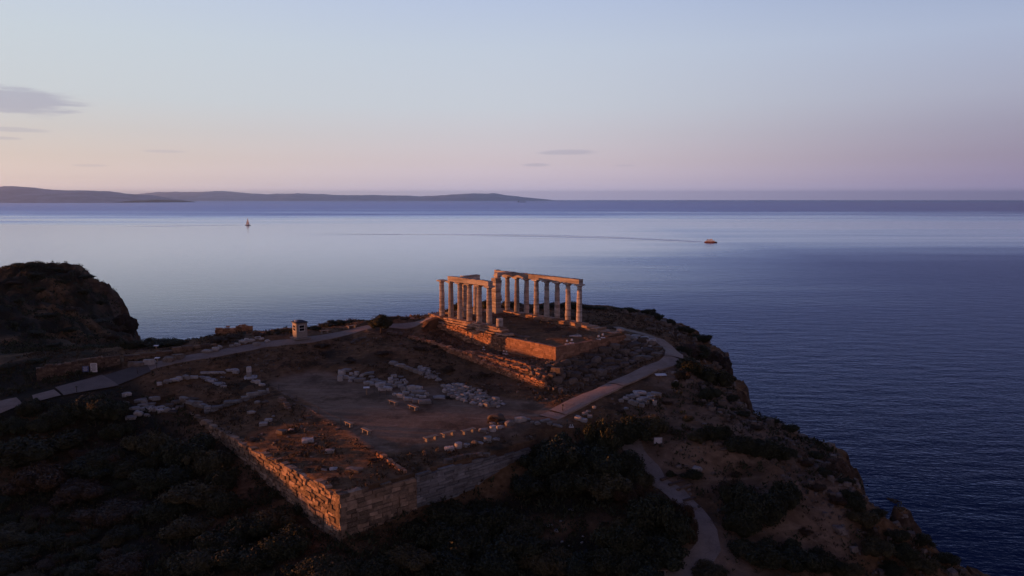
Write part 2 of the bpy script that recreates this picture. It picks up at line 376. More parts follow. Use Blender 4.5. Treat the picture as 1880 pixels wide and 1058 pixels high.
# flat court: outline in the temple frame
COURT = [(-26.4,-36.2),(6.5,-33.6),(9,-27),(2,-24),(-5,-22),(-10,-17),(-21,-13),(-26,-12),(-31,-14),(-29.5,-22)]
def in_poly(x, y, poly):
    c = np.zeros(np.shape(x), bool); n = len(poly)
    for i in range(n):
        ax, ay = poly[i]; bx, by = poly[(i + 1) % n]
        c ^= ((ay > y) != (by > y)) & (x < (bx - ax) * (y - ay) / (by - ay + 1e-12) + ax)
    return c
def poly_sd(x, y, poly):
    d = seg_dist(x, y, list(poly) + [poly[0]]); return np.where(in_poly(x, y, poly), -d, d)
APRON = [tuple(at(*q)[:2]) for q in [(-40,746,-6.3),(60,722,-5.6),(101,712,-5.2),(187,688,-4.6),(270,668,-4.1),(280,683,-4.2),(218,707,-4.9),(117,730,-5.5),(60,742,-5.8),(-40,768,-6.5)]]
FT, FS = -32.75, -44.75          # faces of the fort wall
def smoothstep(v, a, b): k = np.clip((v - a) / (b - a), 0, 1); return k * k * (3 - 2 * k)
def height(x, y, rough=True):
    x = np.asarray(x, float); y = np.asarray(y, float)
    t, s = to_ts(x, y)
    z = natural(x, y)
    d = coast_dist(x, y)
    if rough: d = d + 1.5 + fbm(x / 5.0, y / 5.0, 79, 5, .65) * 4.2
    court = poly_sd(t, s, COURT)
    plane = -5.99 + 0.027 * (t + 20) + 0.012 * (s + 25)
    kc = smoothstep(-court, -3.0, 1.5); z = z * (1 - kc) + plane * kc
    flat = smoothstep(court, 0.0, 2.0)
    pd = np.minimum(np.minimum(seg_dist(x, y, PATH_L), seg_dist(x, y, PATH_R)), seg_dist(x, y, PATH_G))
    flat = np.minimum(flat, smoothstep(pd, 1.6, 3.2))
    flat = np.minimum(flat, smoothstep(poly_sd(x, y, APRON), 0.2, 2.5))
    front = np.where((t > -25) & (t < 13) & (s > -13) & (s < -6), .25, 1.0)
    flat = np.minimum(flat, front)
    outside = (t > -36) & (t < 12) & (s > -49) & (s < FS + .3)
    flat = np.where(outside, np.minimum(flat, .3), flat); z = z - np.where(outside, .3 * smoothstep(s, -50, -47), 0)
    if rough:
        hill = smoothstep(y, 125, 160) * smoothstep(-x, 60, 90)
        n = fbm(x / 5.0, y / 5.0, 3, 5) * (0.42 + 1.8 * hill) + fbm(x / 1.1, y / 1.1, 9, 3) * (0.10 + 0.2 * hill) + (.4 - np.abs(fbm(x / 6.0, y / 6.0, 13, 6, .6))) * 3.0 * hill
        rd = np.abs(fbm(x / 9.0, y / 9.0, 21, 4))
        n = n - 0.5 * rd * smoothstep(-d, 25, 0)
        n = n + (0.5 - np.abs(fbm(x / 3.5, y / 3.5, 23, 5, .6))) * 0.9 * smoothstep(-d, 16, 2)
        z = z + n * flat
    # low terrace inside the fort wall
    wl = np.interp(t, [-32.75, -28.5, -15, 9], [-6.72, -6.78, -7.2, -7.45]); ce = -5.99 + 0.027 * (t + 20) + 0.012 * (-36 + 25) - 0.05
    T = wl + (ce - wl) * np.clip((s + 44.75) / 9.0, 0, 1) * np.clip((t + 32.75) / 5.0, 0, 1)
    if rough: T = T + fbm(x / 2.2, y / 2.2, 5, 4) * 0.13
    infort = (t > FT + 0.3) & (s > FS + 0.3) & (s < -20) & (t < 12)
    z = np.where(infort, np.maximum(z, T), z)
    low = infort & (court > 0) & (((s < -33) & (t < 4)) | (t < -26.5))
    kl = smoothstep(court, 0.0, 1.6) * smoothstep(-t, -4, -1)
    z = np.where(low, z * (1 - kl) + T * kl, z)
    # terrace between the lower wall and the temple platform
    lt = (t > -20.5) & (t < 12) & (s > -7.6) & (s < -1.15)
    L = np.interp(t, [-20.5, -17, -6, 3, 8, 10, 12], [-3.7, -3.15, -3.5, -3.35, -2.7, -2.35, -2.1]) + np.interp(s, [-7.6, -6.2, -1.5], [-0.75, 0, 0.12])
    if rough: L = L + fbm(x / 1.3, y / 1.3, 31, 3) * 0.12
    z = np.where(lt, L, z)
    # made ground on the temple platform
    pf = (t > -16.5) & (t < 14.2) & (s > -1.15) & (s < 14.2)
    Pz = np.interp(t, [-16.5, -9, -5, 0, 14.2], [-1.12, -1.15, -1.3, -1.0, -0.75]) + np.interp(s, [-1.6, 2, 9, 14.2], [0.0, 0.0, 0.1, 0.35])
    if rough: Pz = Pz + fbm(x / 2.0, y / 2.0, 41, 4) * 0.22
    z = np.where(pf, np.where(t > 9, np.maximum(z, Pz), Pz), z)
    # rubble bank at the west end of the platform
    if rough:
        bank = smoothstep(t, -24, -22) * smoothstep(-t, 16.4, 17.4) * smoothstep(s, -9, -6) * smoothstep(-s, -19, -13)
        kz = np.interp(t, [-24, -21, -17.5, -16.6], [-5.3, -4.4, -3.2, -2.9]) + np.interp(s, [-8, 0, 8, 16], [-0.35, 0, .45, .9])
        z = np.where((bank > 0) & ~pf, z * (1 - bank) + np.maximum(z, kz + fbm(x / .9, y / .9, 51, 3) * 0.35) * bank, z)
    # sea cliff
    rag = fbm(x / 7.0, y / 7.0, 77, 5, 0.6) * 7.0 * smoothstep(d, -1, 6)
    dd = np.maximum(d + rag * (d > 0), 0)
    drop = np.where(dd < 1.5, dd * 0.8, 1.2 + (dd - 1.5) * 3.4)
    strata = (0.5 - np.abs(fbm(x / 3.2, y / 3.2, 88, 6, .62))) * np.minimum(dd, 6) * 1.5
    z = np.where(d > 0, np.minimum(z, z - drop + strata), z)
    return np.maximum(z, SEA - 4)
def hz(x, y): return float(height(np.array([x]), np.array([y]))[0])
# fast lookup of the finished ground for placing things
def lines(a, b, segs):
    out = [a]
    for lim, st in segs:
        while out[-1] < lim - 1e-6: out.append(min(lim, out[-1] + st))
    return out
tl = lines(-170, 240, [(-78, 4), (-45, .6), (22, .45), (60, 1.0), (150, 1.2), (240, 4)])
sl = lines(-200, 90, [(-110, 4), (-52, 1.2), (26, .45), (62, .5), (90, 2.5)])
def snap(l, vals):
    l = [a for a in l if all(abs(a - v) > 0.12 for v in vals)]
    return np.array(sorted(l + [v - 0.01 for v in vals] + [v + 0.01 for v in vals]))
tl = snap(tl, [FT + 0.3, -16.5, 14.2, -20.5, 12]); sl = snap(sl, [FS + 0.3, -1.15, 14.2, -7.6])
TT, SS = np.meshgrid(tl, sl, indexing='ij')
GX = N1[0] + U[0] * TT + V[0] * SS; GY = N1[1] + U[1] * TT + V[1] * SS
GZ = height(GX, GY)
def gz(x, y):
    """height of the finished ground mesh"""
    t, s = to_ts(x, y)
    i = int(np.clip(np.searchsorted(tl, t) - 1, 0, len(tl) - 2)); j = int(np.clip(np.searchsorted(sl, s) - 1, 0, len(sl) - 2))
    a = (t - tl[i]) / (tl[i + 1] - tl[i]); b = (s - sl[j]) / (sl[j + 1] - sl[j])
    return float((GZ[i, j] * (1 - a) + GZ[i + 1, j] * a) * (1 - b) + (GZ[i, j + 1] * (1 - a) + GZ[i + 1, j + 1] * a) * b)
def drop_px(px, py):
    """first point of the ground that the line of sight through a photograph pixel meets"""
    d = ray(px, py); o = np.array([0, 0, CAMH])
    k = 45.0 / d[1]; prev = k
    while k * d[1] < 260:
        p = o + d * k
        if p[2] < gz(p[0], p[1]):
            lo, hi = prev, k
            for _ in range(12):
                m = (lo + hi) / 2; q = o + d * m
                if q[2] < gz(q[0], q[1]): hi = m
                else: lo = m
            q = o + d * hi; return (float(q[0]), float(q[1]), float(q[2]))
        prev = k; k += 0.6
    q = o + d * prev; return (float(q[0]), float(q[1]), gz(q[0], q[1]))
nt, ns = TT.shape
verts = np.stack([GX.ravel(), GY.ravel(), GZ.ravel()], 1)
ii, jj = np.meshgrid(np.arange(nt - 1), np.arange(ns - 1), indexing='ij'); a = (ii * ns + jj).ravel()
faces = np.stack([a, a + 1, a + ns + 1, a + ns], 1)
def np_mesh(name, verts, faces, smooth=False):
    me = bpy.data.meshes.new(name); nv, nf, k = len(verts), len(faces), faces.shape[1]
    me.vertices.add(nv); me.vertices.foreach_set('co', np.asarray(verts, np.float32).ravel())
    me.loops.add(nf * k); me.loops.foreach_set('vertex_index', faces.astype(np.int32).ravel())
    me.polygons.add(nf); me.polygons.foreach_set('loop_start', np.arange(0, nf * k, k, dtype=np.int32))
    me.polygons.foreach_set('loop_total', np.full(nf, k, np.int32))
    me.polygons.foreach_set('use_smooth', np.full(nf, smooth, bool)); me.update(calc_edges=True); me.validate(); return me
# drop cells that lie wholly on the sea bed
zz = GZ.ravel()[faces]; faces = faces[(zz.max(1) > SEA - 3.5)]
gm = np_mesh('ground', verts, faces, True)
ca = gm.attributes.new('court', 'FLOAT', 'POINT')
cd = poly_sd(TT, SS, COURT) + fbm(GX / 3, GY / 3, 61, 4) * 1.6
bare = smoothstep(-cd, -0.8, 0.8)
trail = np.minimum(seg_dist(GX, GY, PATH_G), 99)
open_ = pxline([(1180,800,-7),(1250,830,-8),(1330,850,-9),(1420,830,-9),(1400,790,-8.5),(1330,740,-7),(1260,700,-5)])
open2 = pxline([(1310,1020,-13),(1380,1000,-12.8),(1460,960,-12),(1520,900,-11),(1480,830,-9.5)])
sparse = np.maximum(bare, 0.85 * smoothstep(-(np.minimum(seg_dist(GX, GY, open_), seg_dist(GX, GY, open2)) + fbm(GX / 4, GY / 4, 62, 4) * 3), -6, -2.5))
BARE = pxline([(1120,775,-6.8),(1180,725,-5.4),(1250,690,-4.6),(1330,740,-7.8),(1450,805,-9),(1560,890,-11),(1640,960,-13.5),(1620,1058,-16),(1330,1070,-13),(1300,940,-11.4),(1215,865,-9.8),(1150,800,-7.6)])
bx = poly_sd(GX, GY, BARE) + fbm(GX / 5, GY / 5, 63, 4) * 4
sparse = np.maximum(sparse, .45 * smoothstep(-bx, -.5, 1.5))
ca.data.foreach_set('value', np.clip(sparse, 0, 1).astype(np.float32).ravel())

TRK = -2.294
sc_ = gm.attributes.new('scrub', 'FLOAT', 'POINT')
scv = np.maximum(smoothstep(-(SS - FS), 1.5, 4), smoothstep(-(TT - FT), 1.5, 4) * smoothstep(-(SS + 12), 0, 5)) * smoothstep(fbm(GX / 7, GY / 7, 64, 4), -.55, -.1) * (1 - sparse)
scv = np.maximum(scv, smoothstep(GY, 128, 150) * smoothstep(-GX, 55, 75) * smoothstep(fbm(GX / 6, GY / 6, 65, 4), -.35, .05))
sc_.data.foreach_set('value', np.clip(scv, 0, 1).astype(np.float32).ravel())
def ground_mat():
    m, t, b = new_mat('ground')
    g = t.node('ShaderNodeNewGeometry'); P = g.outputs['Position']
    at_ = t.node('ShaderNodeAttribute', attribute_name='court').outputs['Fac']
    n1 = t.noise(P, 0.23, 6, 0.62); n2 = t.noise(P, 1.3, 6, 0.65); n3 = t.noise(P, 8.0, 4, 0.7)
    n4 = t.noise(t.mapping(P, loc=(40, 10, 3)), 0.5, 6, 0.7)
    soil = t.ramp(n2, [(0.3, (.10, .055, .026)), (0.5, (.20, .112, .055)), (0.72, (.31, .185, .10))])
    dry = t.ramp(n3, [(0.3, (.10, .058, .028)), (0.7, (.26, .15, .075))])
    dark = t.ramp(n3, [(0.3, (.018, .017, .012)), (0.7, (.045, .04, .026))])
    c = t.mixc(t.smooth(n4, 0.48, 0.62), soil, dry)
    c = t.mixc(t.smooth(n1, 0.5, 0.68, 0, 0.85), c, dark)
    dry2 = t.ramp(n3, [(0.3, (.05, .033, .02)), (0.7, (.13, .085, .05))])
    court = t.ramp(n2, [(0.25, (.21, .14, .088)), (0.5, (.28, .19, .125)), (0.75, (.35, .245, .165))])
    court = t.mixc(t.smooth(n1, 0.45, 0.62, 0, 0.75), court, (.17, .11, .072))
    court = t.mixc(t.smooth(t.noise(t.mapping(P, rot=(0, 0, TRK), scale=(.12, .9, 1)), 1.0, 5, .65), .52, .66, 0, .55), court, (.38, .28, .20))
    court = t.mixc(t.smooth(n3, .55, .72, 0, .5), court, (.13, .085, .055))
    vo = t.node('ShaderNodeTexVoronoi'); t.put(vo.inputs['Vector'], P); vo.inputs['Scale'].default_value = 2.2; vo.inputs['Randomness'].default_value = 1
    peb = t.smooth(vo.outputs['Distance'], 0.05, 0.13, 1, 0)
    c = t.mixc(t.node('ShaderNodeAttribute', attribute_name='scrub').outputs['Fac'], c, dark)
    c = t.mixc(at_, c, court)
    c = t.mixc(t.smooth(t.noise(P, .16, 6, .7), .50, .64, 0, .75), c, dry2)
    c = t.mixc(t.math('MULTIPLY', peb, t.smooth(n2, 0.5, 0.6, 0, 0.7)), c, (.20, .17, .145))
    # bare rock on steep slopes
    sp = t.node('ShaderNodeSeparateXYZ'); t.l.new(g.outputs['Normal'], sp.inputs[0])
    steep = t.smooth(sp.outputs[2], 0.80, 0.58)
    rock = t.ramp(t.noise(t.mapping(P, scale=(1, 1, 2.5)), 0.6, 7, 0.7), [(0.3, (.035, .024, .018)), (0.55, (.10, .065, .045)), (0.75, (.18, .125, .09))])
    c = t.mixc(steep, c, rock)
    t.l.new(c, b.inputs['Base Color']); b.inputs['Roughness'].default_value = 0.95
    b.inputs['Specular IOR Level'].default_value = 0.1
    hh = t.math('ADD', t.math('MULTIPLY', n3, 0.35), n2)
    bump(t, b, hh, 0.8, 0.25); return m
ground = link('ground', gm, ground_mat()); setp(ground, kind='structure')

# ------------------------------------------------------------------ sea
def water_mat():
    m, t, b = new_mat('sea_water')
    g = t.node('ShaderNodeNewGeometry'); P = g.outputs['Position']
    b.inputs['Base Color'].default_value = (.002, .014, .072, 1); b.inputs['IOR'].default_value = 1.30; b.inputs['Specular Tint'].default_value = (.7, .85, 1.0, 1)
    b.inputs['Specular IOR Level'].default_value = 0.5
    # wind patches and slicks, laid out over the water itself: a broad calm belt about 0.9 to 3.3 km out, ruffled water inside and beyond it
    sp = t.node('ShaderNodeSeparateXYZ'); t.l.new(P, sp.inputs[0])
    X, Y = sp.outputs[0], sp.outputs[1]
    big = t.noise(t.mapping(P, scale=(.00035, .0016, 1), rot=(0, 0, R(-8))), 1.0, 4, 0.55, 0.5)
    mid = t.noise(t.mapping(P, scale=(.0009, .0075, 1), rot=(0, 0, R(6))), 1.0, 5, 0.6, 0.8)
    L = t.math('LOGARITHM', t.math('MAXIMUM', Y, 10.0), 2.0)
    L = t.math('ADD', L, t.math('ADD', t.math('MULTIPLY', t.math('SUBTRACT', big, 0.5), 2.2), t.math('MULTIPLY', t.math('SUBTRACT', mid, 0.5), 1.3)))
    Ln = t.math('SUBTRACT', L, t.math('MULTIPLY', t.math('MINIMUM', t.math('MAXIMUM', t.math('DIVIDE', X, 420.0), -1.0), 1.0), 1.1))
    near = t.smooth(Ln, 8.3, 10.1, 1, 0)
    far = t.smooth(L, 11.2, 12.6, 0, 1)
    ruf = t.math('MAXIMUM', near, far)
    w1 = t.noise(t.mapping(P, scale=(.45, .7, 1), rot=(0, 0, R(20))), 1.0, 4, 0.6)
    w2_ = t.noise(t.mapping(P, scale=(.05, .12, 1), rot=(0, 0, R(15))), 1.0, 4, 0.6)
    n0 = t.node('ShaderNodeBump'); n0.inputs['Distance'].default_value = 2.2; t.put(n0.inputs['Height'], w2_)
    t.put(n0.inputs['Strength'], t.math('ADD', 0.05, t.math('MULTIPLY', ruf, 0.35)))
    n = t.node('ShaderNodeBump'); n.inputs['Distance'].default_value = 0.7; t.put(n.inputs['Height'], w1)
    t.put(n.inputs['Strength'], t.math('ADD', 0.08, t.math('MULTIPLY', ruf, 0.4)))
    t.l.new(n0.outputs[0], n.inputs['Normal'])
    rough = t.math('ADD', t.math('ADD', 0.15, t.math('MULTIPLY', ruf, 0.27)), t.math('MULTIPLY', far, 0.02))
    gl = t.node('ShaderNodeBsdfGlossy', distribution='GGX'); t.put(gl.inputs['Roughness'], rough); t.l.new(n.outputs[0], gl.inputs['Normal'])
    t.put(gl.inputs['Color'], t.mixc(t.math('MAXIMUM', far, t.math('MULTIPLY', near, 0.95)), (.82, .89, 1.0), (.50, .60, .80)))
    df = t.node('ShaderNodeBsdfDiffuse'); df.inputs['Color'].default_value = (.003, .013, .060, 1)
    fr = t.node('ShaderNodeFresnel'); fr.inputs['IOR'].default_value = 1.34; t.l.new(n.outputs[0], fr.inputs['Normal'])
    fac = t.math('MULTIPLY', t.math('POWER', fr.outputs[0], 1.95), 1.95, clamp=True)
    mx = t.node('ShaderNodeMixShader'); t.put(mx.inputs[0], fac); t.l.new(df.outputs[0], mx.inputs[1]); t.l.new(gl.outputs[0], mx.inputs[2])
    t.l.new(mx.outputs[0], m.node_tree.nodes['Material Output'].inputs['Surface']); m.node_tree.nodes.remove(b)
    return m
M['water'] = water_mat()
rr_ = [0, 150, 300, 600, 1200, 2500, 5000, 10000, 20000, 40000, 70000]
sv = [(0, 0, SEA)]; sf = []
NSEG = 48
for r in rr_[1:]:
    for i in range(NSEG): a = 2 * math.pi * i / NSEG; sv.append((r * math.sin(a), r * math.cos(a), SEA))
for i in range(NSEG): sf.append((0, 1 + (i + 1) % NSEG, 1 + i))
for k in range(len(rr_) - 2):
    for i in range(NSEG):
        a = 1 + k * NSEG + i; b = 1 + k * NSEG + (i + 1) % NSEG; sf.append((a, b, b + NSEG, a + NSEG))
me = bpy.data.meshes.new('sea'); me.from_pydata(sv, [], sf); me.update()
setp(link('sea', me, M['water']), kind='structure')

# distant islands
def island(name, D, prof, depth, seed):
    """prof: photograph pixels of the skyline; D: distance in metres; a ridge with its own front and back slopes"""
    xs = np.arange(prof[0][0], prof[-1][0] + 1, 6.0); ys = np.interp(xs, [p[0] for p in prof], [p[1] for p in prof])
    rows = 14; vs = []
    for j in range(rows + 1):
        q = j / rows; yy = D + (q - 0.5) * depth
        env = math.sin(math.pi * q) ** 0.8
        for i, x in enumerate(xs):
            X = (x - 940) / F * D
            Z0 = max(0, CAMH + (366 - ys[i]) / F * D - SEA) 
            nz = 1 + 0.25 * float(fbm(np.array([X / 900.0]), np.array([yy / 900.0]), seed, 5)[0]) * (1 if abs(q - 0.5) > 0.04 else 0.15)
            vs.append((X, yy, SEA - 6 + (Z0 + 6) * env * nz if Z0 > 0 else SEA - 6))
    n = len(xs); fs = [(j * n + i, j * n + i + 1, (j + 1) * n + i + 1, (j + 1) * n + i) for j in range(rows) for i in range(n - 1)]
    me = bpy.data.meshes.new(name); me.from_pydata(vs, [], fs); me.update(); me.polygons.foreach_set('use_smooth', [True] * len(fs))
    o = link(name, me, M['far']); setp(o, kind='structure'); return o
M['far'] = plain('far_hills', (.42, .44, .52), 0.95, .2, 0.002, bs=0)  # paler and bluer than real hills: some haze put into the base colour
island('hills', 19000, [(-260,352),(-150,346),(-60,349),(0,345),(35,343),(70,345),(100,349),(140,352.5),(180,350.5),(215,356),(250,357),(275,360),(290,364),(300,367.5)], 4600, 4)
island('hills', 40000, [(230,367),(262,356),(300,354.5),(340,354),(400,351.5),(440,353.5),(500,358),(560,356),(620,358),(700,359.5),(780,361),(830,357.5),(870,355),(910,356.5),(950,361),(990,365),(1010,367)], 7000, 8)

# ------------------------------------------------------------------ paths
def ribbon(name, line, width, mat, z_up=0.05, wobble=0.1, seed=1, step=1.0, z_fn=None, thick=0.12):
    p = [np.array(q) for q in line]
    # Catmull-Rom resample
    out = []
    for i in range(len(p) - 1):
        a = p[max(i - 1, 0)]; b = p[i]; c = p[i + 1]; d = p[min(i + 2, len(p) - 1)]
        n = max(2, int(np.linalg.norm(c - b) / step))
        for k in range(n):
            u = k / n; out.append(0.5 * ((2 * b) + (-a + c) * u + (2 * a - 5 * b + 4 * c - d) * u * u + (-a + 3 * b - 3 * c + d) * u ** 3))
    out.append(p[-1]); rng = random.Random(seed); vs = []; fs = []
    K = 5
    for i, q in enumerate(out):
        tg = out[min(i + 1, len(out) - 1)] - out[max(i - 1, 0)]; tg = tg / np.linalg.norm(tg); nr = np.array([tg[1], -tg[0]])
        w = width(i / len(out)) if callable(width) else width
        l = -w / 2 + rng.uniform(-wobble, wobble); r = w / 2 + rng.uniform(-wobble, wobble)
        for k in range(K):
            e = q + nr * (l + (r - l) * k / (K - 1)); vs.append((e[0], e[1], gz(e[0], e[1]) + z_up))
        for k in (0, K - 1):
            e = vs[-K + k] if k == 0 else vs[-2]
            vs.append((e[0], e[1], e[2] - thick - 0.1))
    M_ = K + 2
    for i in range(len(out) - 1):
        a = i * M_; b = (i + 1) * M_
        for k in range(K - 1): fs.append((a + k, a + k + 1, b + k + 1, b + k))
        fs.append((a + K, a, b, b + K)); fs.append((a + K - 1, a + K + 1, b + K + 1, b + K - 1))
    me = bpy.data.meshes.new(name); me.from_pydata(vs, [], fs); me.update()
    o = link(name, me, mat); setp(o, kind='structure'); return o
ribbon('path', PATH_L, 2.5, M['path'], 0.06, 0.12, 2)
ribbon('path', PATH_G, 2.3, M['gravel'], 0.05, 0.2, 4)
def slab_poly(mb, pix, zs, up=0.07, th=0.18):
    ps = [at(px, py, z) for (px, py), z in zip(pix, zs)]
    n = len(ps); vs = [(p[0], p[1], gz(p[0], p[1]) + up) for p in ps] + [(p[0], p[1], gz(p[0], p[1]) + up - th) for p in ps]
    mb.add(vs, [tuple(range(n))[::-1], tuple(range(n, 2 * n))] + [(i, (i + 1) % n, n + (i + 1) % n, n + i) for i in range(n)])
def pave(name, pix, zs, mat, up, nn=10):
    """four corner pixels -> a paving sheet that follows the ground"""
    c = [at(px, py, z)[:2] for (px, py), z in zip(pix, zs)]; vs = []; fs = []
    for i in range(nn + 1):
        for j in range(nn + 1):
            u, v = i / nn, j / nn
            q = (c[0] * (1 - u) + c[1] * u) * (1 - v) + (c[3] * (1 - u) + c[2] * u) * v
            vs.append((q[0], q[1], gz(q[0], q[1]) + up))
    for i in range(nn):
        for j in range(nn): a = i * (nn + 1) + j; fs.append((a, a + 1, a + nn + 2, a + nn + 1))
    me = bpy.data.meshes.new(name); me.from_pydata(vs, [], fs); me.update()
    return setp(link(name, me, mat), kind='structure')
pave('pavement', [(101,714),(187.5,690),(218,705),(117,727)], [-5.2,-4.6,-4.9,-5.5], M['apron'], 0.16)
pave('pavement', [(187,691),(268,671),(277,681),(216,704.5)], [-4.6,-4.1,-4.15,-4.9], M['asphalt'], 0.13)
pave('pavement', [(59,729),(99,718),(112,725.5),(63,739)], [-5.6,-5.3,-5.4,-5.8], M['path'], 0.13)
pave('pavement', [(-30,748),(30,734),(42,743),(-30,766)], [-6.3,-5.8,-5.9,-6.5], M['path'], 0.13)
# ramp of paved lengths with a low riser between them
p = PATH_R
def ramp_part(i0, i1, up, seed): return ribbon('path', p[i0:i1 + 1], 2.55, M['ramp'], up, 0.06, seed, 0.8)
ramp_part(0, 1, 0.10, 5); ramp_part(1, 3, 0.22, 6); ramp_part(3, 4, 0.30, 7); ramp_part(4, 6, 0.22, 8); ramp_part(6, 7, 0.30, 9); ramp_part(7, 9, 0.2, 10)
ribbon('path', p[9:12], 1.6, M['gravel'], 0.08, 0.2, 11)

# ------------------------------------------------------------------ masonry
def wall_run(mb, p0, p1, zbot, ztop, ch=0.4, bl=(0.6, 1.3), depth=0.5, rng=None, gap=0.045, proud=0.06, side=1, miss=0.0, core=True, jit=0.02, phase=0.0):
    """a coursed wall from p0 to p1 (plan points); its face looks to the right of p0->p1 when side = 1"""
    p0 = np.array(p0, float); p1 = np.array(p1, float); Lh = np.linalg.norm(p1 - p0); d = (p1 - p0) / Lh
    nr = np.array([d[1], -d[0]]) * side; rz = math.atan2(d[1], d[0])
    zb = zbot if callable(zbot) else (lambda a: zbot); zt = ztop if callable(ztop) else (lambda a: ztop)
    ts_ = np.linspace(0, Lh, 40); zmin = min(zb(a) for a in ts_); zmax = max(zt(a) for a in ts_)
    z = zmin + phase
    while z < zmax + ch * 0.3:
        h = ch * rng.uniform(0.85, 1.15); a = rng.uniform(-bl[1], 0)
        while a < Lh:
            l = rng.uniform(*bl); a0 = max(a, 0); a1 = min(a + l, Lh); a += l
            if a1 - a0 < 0.12: continue
            m = (a0 + a1) / 2; top = zt(m) + (rng.uniform(-.16, .06) if jit > .02 else 0)
            if z + h < zb(m) or z + h * 0.55 > top: continue
            if miss and top - z < h * 2.2 and rng.random() < miss: continue
            hh = min(h, max(0.12, top - z + rng.uniform(-0.03, 0.05)))
            pr = rng.uniform(-proud, proud); dd = depth + rng.uniform(-0.05, 0.05)
            c = p0 + d * m + nr * (pr - dd / 2)
            if jit > .045: z_ = z + rng.uniform(-.06, .06); hh *= rng.uniform(.75, 1.1); yw = rng.uniform(-.12, .12)
            else: z_ = z; yw = 0
            mb.box((c[0], c[1], z_ + hh / 2), (a1 - a0 - gap, dd, hh - gap), rz + yw, jit, rng, rng.uniform(.86, 1) if jit > .045 else 1)
        z += h * 1.0
    if core:
        n = max(2, int(Lh / 0.8)); vs = []
        for i in range(n + 1):
            q = p0 + d * (Lh * i / n); f = q - nr * (proud + 0.06); k = q - nr * (depth - 0.06); a = Lh * i / n
            zt_ = max(zt(a) - ch * 0.9, zb(a) - 0.2)
            vs += [(f[0], f[1], zb(a) - 0.5), (f[0], f[1], zt_), (k[0], k[1], zt_), (k[0], k[1], zb(a) - 0.5)]
        fs = [(4*i+j, 4*i+(j+1) % 4, 4*i+4+(j+1) % 4, 4*i+4+j) for i in range(n) for j in range(4)]
        mb.add(vs, fs + [(0, 3, 2, 1), (4*n, 4*n+1, 4*n+2, 4*n+3)])
def gfun(p0, p1, off=-0.3, side=1, dist=0.6):
    p0 = np.array(p0, float); p1 = np.array(p1, float); L = np.linalg.norm(p1 - p0); d = (p1 - p0) / L; nr = np.array([d[1], -d[0]]) * side
    xs = np.linspace(0, L, 30); zs = [gz(*(p0 + d * a + nr * dist)) + off for a in xs]
    return lambda a: float(np.interp(a, xs, zs))
def itp(*pr): xs = [p[0] for p in pr]; ys = [p[1] for p in pr]; return lambda a: float(np.interp(a, xs, ys))

# --- temple
temple = empty('temple_ruin', w3(4, 6, 0)); setp(temple, 'roofless ruined marble temple with two rows of Doric columns on a rocky headland', 'temple')
TO = Vector(temple.location)
def tl_(p): return (p[0] - TO.x, p[1] - TO.y, p[2] - TO.z)
def local_mesh(mb): mb.v = [tl_(p) for p in mb.v]; return mb
def column_mesh(seed, h=5.66, r0=0.485, r1=0.385, drums=10):
    rng = random.Random(seed); mb = MB(); n = 32; rings = []
    zc = 0.0
    for k in range(drums):
        zn = h * (k + 1) / drums + (rng.uniform(-.06, .06) if k < drums - 1 else 0); ox, oy = rng.uniform(-.022, .022), rng.uniform(-.022, .022); sc = rng.uniform(.965, 1.01)
        for z, q in ((zc, .955), (zc + .03, 1.0), ((zc + zn) / 2, 1.0), (zn - .03, 1.0), (zn, .955)):
            f = z / h; r = (r0 + (r1 - r0) * f + 0.012 * math.sin(math.pi * f)) * sc * q
            rings.append([(ox + r * (1 - .07 * (i % 2)) * math.cos(2 * math.pi * i / n) + rng.uniform(-.008, .008), oy + r * (1 - .07 * (i % 2)) * math.sin(2 * math.pi * i / n) + rng.uniform(-.008, .008), z) for i in range(n)])
        zc = zn
    vs = [p for r in rings for p in r]; fs = [(j * n + i, j * n + (i + 1) % n, (j + 1) * n + (i + 1) % n, (j + 1) * n + i) for j in range(len(rings) - 1) for i in range(n)]
    fs += [tuple(range(n - 1, -1, -1)), tuple(range((len(rings) - 1) * n, len(rings) * n))]
    mb.add(vs, fs); return mb.mesh('column')
def capital_mesh(seed):
    rng = random.Random(seed); mb = MB()
    prof = [(0, .41), (.05, .42), (.10, .47), (.16, .54), (.21, .61), (.235, .62)]; n = 24
    vs = [(r * math.cos(2 * math.pi * i / n), r * math.sin(2 * math.pi * i / n), z) for z, r in prof for i in range(n)]
    mb.add(vs, [(j * n + i, j * n + (i + 1) % n, (j + 1) * n + (i + 1) % n, (j + 1) * n + i) for j in range(len(prof) - 1) for i in range(n)])
    mb.box((0, 0, .345), (1.28, 1.28, .215), 0, .02, rng)
    return mb.mesh('capital')
cols_m = [column_mesh(s) for s in range(4)]; caps_m = [capital_mesh(s) for s in range(2)]
TR = math.atan2(U[1], U[0])
def add_column(t, s, i):
    p = w3(t, s, 0)
    c = link('column', cols_m[i % 4], M['marble'], temple, tl_(p)); c.rotation_euler = (0, 0, TR + (i * 0.3927) * 2)
    k = link('capital', caps_m[i % 2], M['marble'], c, (0, 0, 5.66)); k.rotation_euler = (0, 0, -(i * 0.3927) * 2); return c
SP = 2.522
for k in range(0, 6): add_column(k * SP, 0, k)
for k in range(-3, 6): add_column(k * SP, 12.6, k + 7)
add_column(9.0, 4.5, 3)
